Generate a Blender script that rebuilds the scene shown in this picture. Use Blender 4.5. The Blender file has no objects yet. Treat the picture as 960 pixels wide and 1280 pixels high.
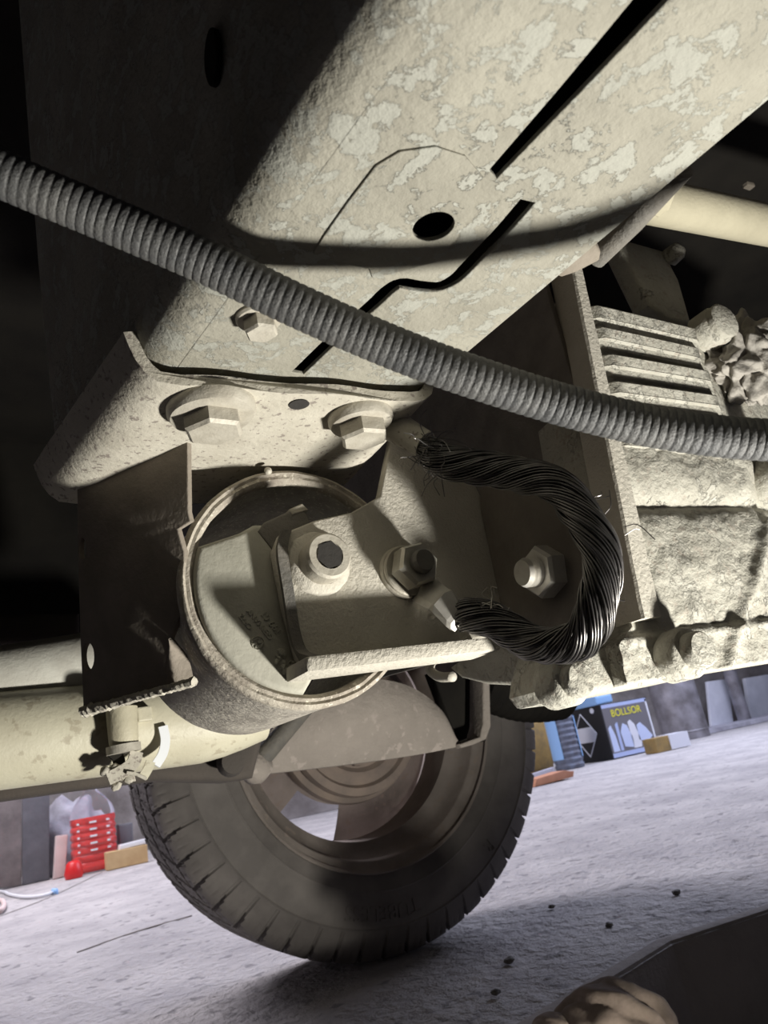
import bpy, bmesh, math, random
from mathutils import Vector as V, Matrix, noise
random.seed(7)
S = bpy.context.scene
C = S.collection
PI = math.pi

# ------------------------------------------------------------------ camera
F, CX, CY = 950.0, 480.0, 640.0
pitch, roll, yaw = math.radians(18.0), math.radians(10.7), math.radians(30.0)
CAM = V((0, 0, 0.23))
FW = V((math.sin(yaw)*math.cos(pitch), math.cos(yaw)*math.cos(pitch), math.sin(pitch)))
_r = V((math.cos(yaw), -math.sin(yaw), 0)); _u = _r.cross(FW)
UP = _u*math.cos(roll) + _r*math.sin(roll)
RT = _r*math.cos(roll) - _u*math.sin(roll)
cd = bpy.data.cameras.new('camera'); cam = bpy.data.objects.new('camera', cd); C.objects.link(cam)
cam.matrix_world = Matrix(((RT.x, UP.x, -FW.x, CAM.x), (RT.y, UP.y, -FW.y, CAM.y), (RT.z, UP.z, -FW.z, CAM.z), (0, 0, 0, 1)))
cd.sensor_fit = 'VERTICAL'; cd.sensor_height = 36; cd.lens = F/1280*36
cd.clip_start = 0.01; cd.clip_end = 60
cd.dof.use_dof = True; cd.dof.focus_distance = 0.30; cd.dof.aperture_fstop = 34
S.camera = cam
# ------------------------------------------------------------------ world, lights, exposure
w = bpy.data.worlds.new('world'); S.world = w; w.use_nodes = True
w.node_tree.nodes['Background'].inputs[0].default_value = (0.66, 0.68, 0.95, 1)
w.node_tree.nodes['Background'].inputs[1].default_value = 0.10

def area(name, loc, target, power, col, size, shape='DISK', size_y=None):
    ld = bpy.data.lights.new(name, 'AREA'); ld.energy = power; ld.color = col; ld.shape = shape; ld.size = size
    if size_y: ld.size_y = size_y
    o = bpy.data.objects.new(name, ld); C.objects.link(o); o.location = loc
    o.rotation_euler = (V(target)-V(loc)).to_track_quat('-Z', 'Y').to_euler()
    return o
LAMP = V((0.33, 0.04, -0.05))
sl_ = bpy.data.lights.new('work_lamp_light', 'SPOT'); sl_.energy = 20.5; sl_.color = (1.0, 0.97, 0.895); sl_.shadow_soft_size = 0.020
sl_.spot_size = math.radians(122); sl_.spot_blend = 0.35
so_ = bpy.data.objects.new('work_lamp_light', sl_); C.objects.link(so_); so_.location = LAMP
so_.rotation_euler = (V((0.22, 0.25, 0.33))-LAMP).to_track_quat('-Z', 'Y').to_euler()
area('garage_light', (4.2, 2.6, 2.4), (3.2, 2.4, 0), 165, (0.76, 0.79, 1.0), 2.6, 'RECTANGLE', 2.6)
area('garage_light', (-0.4, 3.2, 2.4), (0.2, 2.6, 0), 112, (0.95, 0.90, 1.0), 1.6, 'RECTANGLE', 1.6)
S.view_settings.view_transform = 'Standard'; S.view_settings.look = 'None'
S.view_settings.exposure = 0.0; S.view_settings.gamma = 1.0
S.view_settings.use_curve_mapping = False

# ------------------------------------------------------------------ helpers
def U(x, y, ax, v):
    d = FW + RT*((x-CX)/F) - UP*((y-CY)/F)
    i = 'xyz'.index(ax)
    return CAM + d*((v-CAM[i])/d[i])
def UD(x, y, dep): return CAM + (FW + RT*((x-CX)/F) - UP*((y-CY)/F))*dep

MATS = {}
def mat(name, c1, c2=None, scale=40, bump=0.3, rough=0.75, metal=0.0, flake=None, flake_scale=45, flake_amt=0.5,
        speck=None, dist=0.002, fine=400, trans=0.0, ior=1.3, emit=None):
    m = bpy.data.materials.new(name); m.use_nodes = True; nt = m.node_tree; N = nt.nodes; L = nt.links
    b = N['Principled BSDF']; b.inputs['Roughness'].default_value = rough; b.inputs['Metallic'].default_value = metal
    if trans: b.inputs['Transmission Weight'].default_value = trans; b.inputs['IOR'].default_value = ior
    tc = N.new('ShaderNodeTexCoord'); geo = N.new('ShaderNodeNewGeometry')
    def nz(sc, det=6, ro=0.6, dis=0.0):
        n = N.new('ShaderNodeTexNoise'); n.inputs['Scale'].default_value = sc; n.inputs['Detail'].default_value = det
        n.inputs['Roughness'].default_value = ro; n.inputs['Distortion'].default_value = dis
        L.new(tc.outputs['Object'], n.inputs['Vector']); return n.outputs['Fac']
    def ramp(src, a, bb):
        r = N.new('ShaderNodeMapRange'); r.clamp = True; r.inputs[1].default_value = a; r.inputs[2].default_value = bb
        L.new(src, r.inputs[0]); return r.outputs[0]
    def mix(fac, a, bb):
        x = N.new('ShaderNodeMix'); x.data_type = 'RGBA'
        L.new(fac, x.inputs[0])
        for k, s in ((6, a), (7, bb)):
            if isinstance(s, tuple): x.inputs[k].default_value = (*s, 1)
            else: L.new(s, x.inputs[k])
        return x.outputs[2]
    if c2 is None: c2 = tuple(k*0.75 for k in c1)
    col = mix(ramp(nz(scale), 0.35, 0.65), c1, c2)
    h = nz(fine, 4, 0.65)
    if flake:
        fm = ramp(nz(flake_scale, 12, 0.68, 0.3), flake_amt-0.012, flake_amt+0.012)
        col = mix(fm, col, flake)
        fn = fm.node.inputs[0].links[0].from_socket      # thin dark cracks along the flake borders
        d1 = N.new('ShaderNodeMath'); d1.operation = 'SUBTRACT'; L.new(fn, d1.inputs[0]); d1.inputs[1].default_value = flake_amt
        d2 = N.new('ShaderNodeMath'); d2.operation = 'ABSOLUTE'; L.new(d1.outputs[0], d2.inputs[0])
        ck = ramp(d2.outputs[0], 0.010, 0.002); md = N.new('ShaderNodeMath'); md.operation = 'MULTIPLY'
        L.new(ck, md.inputs[0]); L.new(ramp(nz(scale*0.6, 3), 0.48, 0.62), md.inputs[1])
        col = mix(md.outputs[0], col, tuple(k*0.45 for k in c2))
        a = N.new('ShaderNodeMath'); a.operation = 'MULTIPLY_ADD'; L.new(fm, a.inputs[0]); a.inputs[1].default_value = 0.9
        L.new(h, a.inputs[2]); h = a.outputs[0]
    if speck:
        col = mix(ramp(nz(scale*7, 3, 0.5), 0.60, 0.66), col, speck)
    L.new(col, b.inputs['Base Color'])
    if bump:
        bp = N.new('ShaderNodeBump'); bp.inputs['Strength'].default_value = bump; bp.inputs['Distance'].default_value = dist
        L.new(h, bp.inputs['Height']); L.new(bp.outputs[0], b.inputs['Normal'])
    if emit:
        b.inputs['Emission Color'].default_value = (*emit, 1); b.inputs['Emission Strength'].default_value = 1
    MATS[name] = m
    return m
def flat(name, c, rough=0.5, metal=0.0, trans=0.0, ior=1.3): return mat(name, c, c, 10, 0, rough, metal, trans=trans, ior=ior)

def thing(name, label, cat, loc=(0, 0, 0), group=None):
    o = bpy.data.objects.new(name, None); C.objects.link(o); o.location = loc; o.empty_display_size = 0.02
    o['label'] = label; o['category'] = cat
    if group: o['group'] = group
    return o
def tag(o, label, cat, group=None):
    o['label'] = label; o['category'] = cat
    if group: o['group'] = group
    return o
def wloc(p):
    t = V((0, 0, 0))
    while p: t = t + p.location; p = p.parent
    return t
def link(name, me, m, parent=None, smooth=False, label=None, loc=None):
    """me holds world coordinates; the object's origin moves to loc (default: its own lowest middle)"""
    o = bpy.data.objects.new(name, me); C.objects.link(o)
    if m is not None:
        me.materials.clear(); me.materials.append(m if not isinstance(m, str) else MATS[m])
    if parent is None:
        vs = [v.co for v in me.vertices]
        L = V(loc) if loc is not None else V(((min(v.x for v in vs)+max(v.x for v in vs))/2, (min(v.y for v in vs)+max(v.y for v in vs))/2, min(v.z for v in vs)))
        me.transform(Matrix.Translation(-L)); o.location = L
    else:
        o.parent = parent; me.transform(Matrix.Translation(-wloc(parent)))
    if smooth:
        for p in me.polygons: p.use_smooth = True
        if smooth != True: me.set_sharp_from_angle(angle=math.radians(smooth))
    if label: o['label'] = label
    return o
def struct(o): o['kind'] = 'structure'; return o
def bm_mesh(bm, name='m'):
    bmesh.ops.recalc_face_normals(bm, faces=bm.faces)
    me = bpy.data.meshes.new(name); bm.to_mesh(me); bm.free(); return me
def raw(vs, fs): 
    bm = bmesh.new(); vv = [bm.verts.new(v) for v in vs]
    for f in fs: 
        try: bm.faces.new([vv[i] for i in f])
        except ValueError: pass
    return bm
def frame(n, hint=None):
    n = V(n).normalized(); h = V(hint) if hint is not None else (V((0, 0, 1)) if abs(n.z) < 0.9 else V((0, 1, 0)))
    x = h.cross(n).normalized(); return x, n.cross(x), n
def lathe(profile, org, axis, seg=48, hint=None, close=False, bm=None, a0=0, a1=2*PI):
    """profile: (radius, distance along axis)"""
    ex, ey, ez = frame(axis, hint); org = V(org)
    bm = bm or bmesh.new(); rows = []; full = abs(a1-a0-2*PI) < 1e-6
    n = seg if full else seg+1
    for i in range(n):
        a = a0+(a1-a0)*i/seg; d = ex*math.cos(a)+ey*math.sin(a)
        rows.append([bm.verts.new(org+d*r+ez*h) for r, h in profile])
    P = len(profile)
    for i in range(seg):
        A, B = rows[i], rows[(i+1) % n]
        for j in range(P if close else P-1):
            k = (j+1) % P
            bm.faces.new((A[j], B[j], B[k], A[k]))
    bmesh.ops.remove_doubles(bm, verts=bm.verts, dist=1e-6)
    return bm
def spline(pts, n):
    """Catmull-Rom through pts (tuples or Vectors), n samples per span"""
    P = [V(p) for p in pts]; out = []
    for i in range(len(P)-1):
        a = P[i-1] if i else P[0]*2-P[1]; b, c = P[i], P[i+1]; d = P[i+2] if i+2 < len(P) else P[-1]*2-P[-2]
        for k in range(n):
            t = k/n; out.append(0.5*((2*b)+(c-a)*t+(2*a-5*b+4*c-d)*t*t+(3*b-a-3*c+d)*t**3))
    out.append(P[-1].copy()); return out
def frames(pts):
    T = []
    for i in range(len(pts)):
        T.append((pts[min(i+1, len(pts)-1)]-pts[max(i-1, 0)]).normalized())
    x = frame(T[0])[0]; fr = []
    for t in T:
        x = (x-t*x.dot(t)).normalized(); fr.append((x.copy(), t.cross(x), t))
    return fr
def tube(pts, rad, seg=12, bm=None, caps=True):
    bm = bm or bmesh.new(); fr = frames(pts); rows = []
    for i, p in enumerate(pts):
        r = rad[i] if hasattr(rad, '__len__') else rad
        x, y, t = fr[i]
        rows.append([bm.verts.new(p+(x*math.cos(a)+y*math.sin(a))*r) for a in [2*PI*k/seg for k in range(seg)]])
    for A, B in zip(rows, rows[1:]):
        for k in range(seg): bm.faces.new((A[k], A[(k+1) % seg], B[(k+1) % seg], B[k]))
    if caps: bm.faces.new(rows[0][::-1]); bm.faces.new(rows[-1])
    return bm
def box(lo, hi, bm=None, bev=0.0):
    bm2 = bmesh.new(); lo, hi = V(lo), V(hi)
    bmesh.ops.create_cube(bm2, size=1)
    for v in bm2.verts: v.co = V([(lo[i]+hi[i])/2+v.co[i]*(hi[i]-lo[i]) for i in range(3)])
    if bev: bmesh.ops.bevel(bm2, geom=bm2.edges[:], offset=bev, segments=2, profile=0.6, affect='EDGES')
    return join(bm, bm2)
def join(bm, bm2):
    if bm is None: return bm2
    me = bpy.data.meshes.new('t'); bm2.to_mesh(me); bm2.free(); bm.from_mesh(me); bpy.data.meshes.remove(me); return bm
def plate(outline, holes, o, ex, ey, thick, bev=0.0008, res=2):
    """sheet from world points lying in plane (o, ex, ey); front face in that plane, thickness to -(ex x ey)"""
    o, ex, ey = V(o), V(ex), V(ey); ez = ex.cross(ey)
    cu = bpy.data.curves.new('c', 'CURVE'); cu.dimensions = '2D'; cu.fill_mode = 'BOTH'
    cu.extrude = max(thick/2-bev, 1e-5); cu.bevel_depth = bev; cu.bevel_resolution = res; cu.offset = -bev
    for poly in [outline]+list(holes):
        sp = cu.splines.new('POLY'); sp.points.add(len(poly)-1); sp.use_cyclic_u = True
        for i, p in enumerate(poly):
            q = V(p)-o; sp.points[i].co = (q.dot(ex), q.dot(ey), 0, 1)
    ob = bpy.data.objects.new('c', cu); C.objects.link(ob)
    dg = bpy.context.evaluated_depsgraph_get()
    me = bpy.data.meshes.new_from_object(ob.evaluated_get(dg)); bpy.data.objects.remove(ob); bpy.data.curves.remove(cu)
    Mx = Matrix(((ex.x, ey.x, ez.x, o.x), (ex.y, ey.y, ez.y, o.y), (ex.z, ey.z, ez.z, o.z), (0, 0, 0, 1))) @ Matrix.Translation((0, 0, -thick/2))
    me.transform(Mx)
    bm = bmesh.new(); bm.from_mesh(me); bpy.data.meshes.remove(me)
    bmesh.ops.remove_doubles(bm, verts=bm.verts, dist=1e-6)
    return bm
def pz(px, z): return [U(x, y, 'z', z) for x, y in px]
def py_(px, Y): return [U(x, y, 'y', Y) for x, y in px]
def pxx(px, X): return [U(x, y, 'x', X) for x, y in px]
EX, EY, EZ = V((1, 0, 0)), V((0, 1, 0)), V((0, 0, 1))
def plate_y(pts, thick, bev=0.0008, holes=(), Y=None):   # faces -Y
    return plate(pts, holes, pts[0], EX, EZ, thick, bev)
def plate_z(pts, thick, bev=0.0008, holes=()):           # faces -Z (seen from below)
    return plate(pts, holes, pts[0], EX, -EY, thick, bev)
def plate_x(pts, thick, bev=0.0008, holes=()):           # faces -X
    return plate(pts, holes, pts[0], -EY, EZ, thick, bev)
def ell(c, ex, ey, a, b, n=28): return [c+ex*(a*math.cos(2*PI*i/n))+ey*(b*math.sin(2*PI*i/n)) for i in range(n)]
def hexhead(org, axis, r, h, rot=0.0, cham=0.12, bm=None):
    ex, ey, ez = frame(axis); org = V(org); bm2 = bmesh.new(); rows = []
    for rr, hh in ((r, 0), (r, h*(1-cham*1.5)), (r*(1-cham), h)):
        rows.append([bm2.verts.new(org+(ex*math.cos(rot+k*PI/3)+ey*math.sin(rot+k*PI/3))*rr+ez*hh) for k in range(6)])
    for A, B in zip(rows, rows[1:]):
        for k in range(6): bm2.faces.new((A[k], A[(k+1) % 6], B[(k+1) % 6], B[k]))
    bm2.faces.new(rows[-1]); bm2.faces.new(rows[0][::-1])
    return join(bm, bm2)
def washer(org, axis, r, h, seg=36, bm=None):
    return join(bm, lathe([(0, 0), (r, 0), (r, h*0.6), (r*0.95, h), (0, h)], org, axis, seg))
def ribbed_stud(org, axis, r, h, pitch=0.0015):
    prof = [(0, 0)]; n = int(h/pitch)
    for i in range(n): prof += [(r*0.84, i*pitch), (r, (i+0.45)*pitch)]
    prof += [(r*0.85, h), (0, h)]
    return lathe(prof, org, axis, 24)
def text_mesh(s, size, org, ex, ey, depth, bend=None):
    cu = bpy.data.curves.new('t', 'FONT'); cu.body = s; cu.size = size; cu.extrude = depth; cu.align_x = 'CENTER'; cu.align_y = 'CENTER'
    ob = bpy.data.objects.new('t', cu); C.objects.link(ob)
    dg = bpy.context.evaluated_depsgraph_get(); me = bpy.data.meshes.new_from_object(ob.evaluated_get(dg))
    bpy.data.objects.remove(ob); bpy.data.curves.remove(cu)
    if bend: 
        for v in me.vertices: v.co = bend(v.co.copy())
    else:
        ex, ey = V(ex), V(ey); ez = ex.cross(ey); org = V(org)
        for v in me.vertices: v.co = org+ex*v.co.x+ey*v.co.y+ez*v.co.z
    return me
def rough_up(bm, amp, sc, seed=0):
    for v in bm.verts:
        n = noise.noise_vector(v.co*sc+V((seed, seed*2, 0))); v.co += n*amp
    return bm

# ------------------------------------------------------------------ materials
mat('beam_paint', (0.305, 0.29, 0.238), (0.225, 0.213, 0.172), 28, 0.5, 0.8, flake=(0.305, 0.303, 0.262), flake_scale=105, flake_amt=0.53, dist=0.0014)
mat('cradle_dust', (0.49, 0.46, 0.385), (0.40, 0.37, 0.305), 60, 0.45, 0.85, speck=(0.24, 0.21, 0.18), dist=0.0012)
mat('bracket_dust_shaded', (0.25, 0.215, 0.175), (0.19, 0.165, 0.13), 60, 0.4, 0.85, dist=0.0012)  # dust toned darker, shade of the turned-away hanger put into its colour
mat('rim_dust', (0.44, 0.40, 0.33), (0.22, 0.19, 0.155), 75, 0.6, 0.85, speck=(0.52, 0.48, 0.40), dist=0.0014)
mat('arm_dust', (0.51, 0.48, 0.41), (0.45, 0.42, 0.355), 50, 0.55, 0.9, dist=0.0015, fine=500)
mat('dark_metal', (0.10, 0.095, 0.085), (0.16, 0.145, 0.12), 60, 0.4, 0.7)
mat('sleeve_metal', (0.38, 0.35, 0.30), (0.22, 0.20, 0.17), 90, 0.6, 0.75, speck=(0.55, 0.50, 0.42), dist=0.0015)
mat('rubber_dust', (0.41, 0.395, 0.33), (0.33, 0.32, 0.265), 50, 0.3, 0.9, dist=0.001)
mat('bolt_steel', (0.48, 0.45, 0.38), (0.36, 0.33, 0.27), 90, 0.5, 0.6, metal=0.15, dist=0.0008)
mat('nut_steel', (0.52, 0.50, 0.44), (0.36, 0.33, 0.27), 90, 0.3, 0.4, metal=0.5, dist=0.0006)
mat('bright_steel', (0.62, 0.60, 0.55), (0.45, 0.42, 0.37), 90, 0.2, 0.5, metal=0.4, dist=0.0005)
mat('recess_shade', (0.03, 0.027, 0.024), None, 60, 0.2, 0.9)  # near-black, paints the shade inside bolt socket and cradle hole
mat('wire_steel', (0.20, 0.19, 0.185), (0.10, 0.095, 0.09), 150, 0, 0.36, metal=0.85)
mat('hose_rubber', (0.075, 0.076, 0.077), (0.12, 0.118, 0.112), 60, 0.6, 0.55, dist=0.0008, fine=900)
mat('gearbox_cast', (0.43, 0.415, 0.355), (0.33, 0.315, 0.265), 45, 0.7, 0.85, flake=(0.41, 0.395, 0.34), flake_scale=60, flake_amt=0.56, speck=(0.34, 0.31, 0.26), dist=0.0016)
mat('ear_shaded', (0.155, 0.133, 0.112), (0.12, 0.103, 0.086), 60, 0.4, 0.9, dist=0.0012)  # darker than the rest of the arm, the ear's shade is in the colour
mat('gearbox_side_shaded', (0.18, 0.16, 0.14), (0.13, 0.118, 0.10), 60, 0.4, 0.85)  # side face darker than the casing, its shade is in the colour
mat('grime', (0.24, 0.225, 0.20), (0.36, 0.335, 0.295), 70, 0.6, 0.75, dist=0.0016)
mat('tube_paint', (0.50, 0.46, 0.335), (0.42, 0.385, 0.28), 30, 0.4, 0.6, dist=0.001)
mat('pipe_paint', (0.58, 0.55, 0.42), (0.50, 0.465, 0.35), 22, 0.25, 0.5, speck=(0.42, 0.38, 0.28), dist=0.0012)
mat('pipe_grey', (0.60, 0.59, 0.52), (0.48, 0.46, 0.40), 45, 0.3, 0.7, dist=0.0012)
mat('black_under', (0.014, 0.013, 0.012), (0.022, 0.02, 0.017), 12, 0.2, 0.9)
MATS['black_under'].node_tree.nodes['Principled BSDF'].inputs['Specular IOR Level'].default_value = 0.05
mat('frame_dark', (0.085, 0.07, 0.058), (0.055, 0.047, 0.04), 14, 0.3, 0.9)
mat('arm_rust', (0.34, 0.30, 0.26), (0.25, 0.22, 0.19), 14, 0.5, 0.85, speck=(0.38, 0.33, 0.29), dist=0.003, fine=200)
mat('tyre_rubber', (0.12, 0.108, 0.098), (0.19, 0.172, 0.155), 16, 0.3, 0.8, dist=0.001)
mat('rim_steel', (0.34, 0.295, 0.26), (0.22, 0.19, 0.165), 14, 0.4, 0.7, speck=(0.30, 0.25, 0.21), dist=0.001)
mat('drum_rust', (0.30, 0.235, 0.19), (0.21, 0.17, 0.145), 25, 0.5, 0.8, dist=0.001)
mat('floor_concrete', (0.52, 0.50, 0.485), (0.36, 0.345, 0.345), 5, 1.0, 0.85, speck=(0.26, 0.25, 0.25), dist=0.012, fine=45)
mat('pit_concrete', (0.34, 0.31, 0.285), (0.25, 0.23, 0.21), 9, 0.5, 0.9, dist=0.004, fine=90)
mat('wall_plaster', (0.30, 0.28, 0.27), (0.15, 0.135, 0.125), 4, 0.6, 0.9, dist=0.01, fine=30)
mat('canvas', (0.20, 0.155, 0.125), (0.13, 0.10, 0.077), 60, 0.3, 0.95, dist=0.001)
mat('old_wood', (0.24, 0.21, 0.20), (0.13, 0.115, 0.11), 9, 0.4, 0.85, dist=0.003, fine=60)
mat('grey_wood', (0.15, 0.15, 0.165), (0.10, 0.10, 0.11), 9, 0.4, 0.85, dist=0.003, fine=60)
mat('new_wood', (0.60, 0.43, 0.22), (0.48, 0.32, 0.15), 12, 0.2, 0.8, dist=0.002, fine=60)
mat('pink_wood', (0.72, 0.58, 0.55), (0.60, 0.48, 0.45), 12, 0.2, 0.8)
mat('brick_clay', (0.55, 0.27, 0.16), (0.42, 0.20, 0.12), 15, 0.4, 0.9, dist=0.003, fine=60)
mat('cement', (0.52, 0.52, 0.58), (0.30, 0.29, 0.33), 9, 0.5, 0.9, dist=0.01, fine=30)
mat('galvanised', (0.36, 0.35, 0.38), (0.16, 0.15, 0.155), 7, 0.2, 0.5, metal=0.4)
mat('white_paint', (0.72, 0.74, 0.80), (0.58, 0.60, 0.66), 6, 0.2, 0.6)
flat('white_plastic', (0.78, 0.80, 0.82), 0.4); flat('blue_plastic', (0.10, 0.16, 0.75), 0.35)
flat('clear_plastic', (0.92, 0.92, 0.95), 0.08, trans=0.95, ior=1.08); flat('red_fluid', (0.80, 0.03, 0.02), 0.25)
flat('red_plastic', (0.62, 0.02, 0.02), 0.4); flat('label_blue', (0.30, 0.52, 0.85), 0.4)
flat('carton_black', (0.015, 0.015, 0.017), 0.5); flat('carton_white', (0.72, 0.74, 0.80), 0.5); flat('carton_grey', (0.16, 0.155, 0.17), 0.5)
flat('carton_blue', (0.42, 0.50, 0.75), 0.5); flat('print_yellow', (0.85, 0.80, 0.05), 0.5); flat('print_pale', (0.55, 0.63, 0.85), 0.5)
mat('sack_brown', (0.36, 0.24, 0.08), (0.22, 0.16, 0.07), 14, 0.3, 0.9, dist=0.003, fine=60)
mat('sack_dark', (0.16, 0.19, 0.26), (0.09, 0.09, 0.11), 20, 0.3, 0.7, dist=0.003, fine=60)
flat('teal_plastic', (0.05, 0.35, 0.28), 0.4)

# ================================================================== the setting
EDGE = [V((-4, 0.50, 0)), V((0.0, 0.52, 0)), V((0.42, 0.626, 0)), V((0.644, 0.687, 0)), V((0.777, 0.668, 0)), V((1.3, 0.60, 0)), V((9, 0.55, 0))]
def floor_mesh():
    bm = bmesh.new(); xs = []
    # columns along the pit edge, rows going back
    N = 260; M = 150; rows = []
    for i in range(N+1):
        x = -4+13*(i/N)
        if i > 0: pass
        t = i/N; x = -1.2+3.2*t if True else x
        ye = None
        for a, b in zip(EDGE, EDGE[1:]):
            if a.x <= x <= b.x: ye = a.y+(b.y-a.y)*(x-a.x)/(b.x-a.x)
        col = []
        for j in range(M+1):
            s = (j/M)**1.5; y = ye+(2.4-ye)*s
            fade = min(1, j/3)*min(1, (M-j)/8)*min(1, i/6)*min(1, (N-i)/6)
            h = (noise.noise(V((x*38, y*38, 0)))*0.0022+noise.noise(V((x*110, y*110, 3)))*0.0016+max(0, noise.noise(V((x*22, y*60, 9)))-0.33)*0.012)*fade
            r = math.hypot(x-0.465, y-1.04)
            if r < 0.16: h *= 0.15
            col.append(bm.verts.new((x, y, min(h, 0.002)-0.0020)))
        rows.append(col)
    for A, B in zip(rows, rows[1:]):
        for j in range(M): bm.faces.new((A[j], B[j], B[j+1], A[j+1]))
    def q(a, b, c, d): bm.faces.new([bm.verts.new(k) for k in (a, b, c, d)])
    z = -0.0020
    q((-5, 2.4, z), (10, 2.4, z), (10, 6.2, z), (-5, 6.2, z))
    q((2.0, 0.59, z), (10, 0.55, z), (10, 2.4, z), (2.0, 2.4, z))
    q((-5, 0.50, z), (-1.2, 0.514, z), (-1.2, 2.4, z), (-5, 2.4, z))
    q((-5, -3, z), (10, -3, z), (10, -0.35, z), (-5, -0.35, z))
    return bm_mesh(bm)
struct(link('floor', floor_mesh(), 'floor_concrete', smooth=60, loc=(0, 1, 0)))
# dark expansion joints at the left of the wheel
for nm_, pts_ in (('trim_2', [(-20, 1152), (60, 1122), (128, 1090)]), ('trim_3', [(96, 1190), (170, 1164), (240, 1144)])):
    bj_ = bmesh.new(); P_ = spline([U(x, y, 'z', 0.0) for x, y in pts_], 6); rows = []
    for i, p in enumerate(P_):
        wd_ = 0.004*math.sin(PI*min(0.97, max(0.05, i/(len(P_)-1))))*(1 if nm_ == 'trim_3' else 1.6)
        rows.append([bj_.verts.new(p+V((0, d, z))) for d, z in ((-wd_, -0.002), (-wd_, 0.0004), (wd_, 0.0004), (wd_, -0.002))])
    for A, B in zip(rows, rows[1:]):
        for j in range(3): bj_.faces.new((A[j], B[j], B[j+1], A[j+1]))
    struct(link(nm_, bm_mesh(bj_), 'pit_concrete'))
# pit: far wall with a worn rounded lip, near wall, bottom
def pit_wall(pts, lipw, m, name):
    bm = bmesh.new(); rows = []
    for p in pts:
        rows.append([bm.verts.new(p+V((0, d, z))) for d, z in ((0.022, 0.0005), (0.010, 0.0025), (0.003, 0.001), (0.0, -0.006), (0.0, -0.25), (0.0, -1.3))])
    for A, B in zip(rows, rows[1:]):
        for j in range(5): bm.faces.new((A[j], A[j+1], B[j+1], B[j]))
    return struct(link(name, bm_mesh(bm), m, smooth=40))
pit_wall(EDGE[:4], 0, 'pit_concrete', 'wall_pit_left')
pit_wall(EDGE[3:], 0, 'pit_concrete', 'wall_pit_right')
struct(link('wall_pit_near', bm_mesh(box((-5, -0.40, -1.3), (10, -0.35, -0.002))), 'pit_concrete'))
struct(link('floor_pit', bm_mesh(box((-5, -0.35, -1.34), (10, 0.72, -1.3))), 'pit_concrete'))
struct(link('trim_1', bm_mesh(box((0.30, 0.36, -0.16), (1.3, 0.59, -0.115), bev=0.004)), 'old_wood'))     # plank ledge in the pit
struct(link('wall_left', bm_mesh(box((-1.9, -1.6, 0), (-1.8, 5.0, 2.6))), 'wall_plaster'))
struct(link('wall_near', bm_mesh(box((-1.8, -1.7, 0), (10, -1.6, 2.6))), 'wall_plaster'))
struct(link('wall_back', bm_mesh(box((-5, 5.0, 0.0), (10, 5.15, 2.6))), 'wall_plaster'))

# ================================================================== car body overhead
body = thing('car_underbody', 'black undersealed car floor pan high above everything, in deep shade', 'car body', (0.3, 0.5, 0.5))
ug = bmesh.new()
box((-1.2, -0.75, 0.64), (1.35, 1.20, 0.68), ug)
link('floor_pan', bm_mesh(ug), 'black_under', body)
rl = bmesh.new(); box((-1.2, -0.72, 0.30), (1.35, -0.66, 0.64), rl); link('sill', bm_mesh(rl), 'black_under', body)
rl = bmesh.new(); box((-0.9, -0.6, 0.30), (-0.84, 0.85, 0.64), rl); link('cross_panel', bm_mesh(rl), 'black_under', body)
rl = bmesh.new(); box((0.34, 0.60, 0.40), (1.35, 0.63, 0.64), rl); link('gap_blocker', bm_mesh(rl), 'black_under', body)  # black panel added as a light blocker, keeps the gap behind the gearbox dark
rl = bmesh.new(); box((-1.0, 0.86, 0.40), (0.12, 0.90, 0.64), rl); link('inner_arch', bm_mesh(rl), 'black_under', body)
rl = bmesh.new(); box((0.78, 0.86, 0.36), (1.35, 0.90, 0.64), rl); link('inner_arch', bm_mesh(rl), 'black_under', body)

# ================================================================== crossmember (beam)
ZB, BK = 0.355, 0.87
beam = thing('crossmember', 'long pale beige crossmember of flaking paint with a narrow slot, running overhead', 'crossmember', (0.10, 0.13, ZB))
def xl(y): # left edge of the flat bottom
    return 0.0755-max(0, y-0.0435)*0.145
RAD = 0.012
right = [(x*BK, y*BK) for x, y in [(0.1845, -0.05), (0.1838, 0.06), (0.1831, 0.0805), (0.1749, 0.1583), (0.1671, 0.2336), (0.163, 0.30)]]
outl = [V((x, y, ZB)) for x, y in right]+[V((xl(y)+0.0035, y, ZB)) for y in (0.26, 0.21, 0.16, 0.10, 0.05, -0.043)]
def band(pts, wd):
    P = [V(p) for p in pts]; L, R = [], []
    for i, p in enumerate(P):
        t = (P[min(i+1, len(P)-1)]-P[max(i-1, 0)]).normalized(); n = V((-t.y, t.x, 0))
        L.append(p+n*wd/2); R.append(p-n*wd/2)
    return L+R[::-1]
slot1 = pz([(612, 213), (621, 224), (735, 106), (836, 0), (902, -68), (862, -80), (792, 0), (700, 111)], ZB)
sl2 = spline([U(x, y, 'z', ZB) for x, y in [(660, 252), (625, 292), (588, 330), (570, 348), (548, 359), (522, 358), (500, 355), (484, 364), (466, 381), (420, 421), (372, 467)]], 4)
slot2 = band(sl2, 0.0046)
hc = U(542, 284, 'z', ZB)
hole = ell(hc, EX, EY, 0.0054, 0.0054)
link('bottom_plate', bm_mesh(plate_z(outl, 0.0016, 0.0004, [slot1, slot2, hole])), 'beam_paint', beam, smooth=35)
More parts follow.
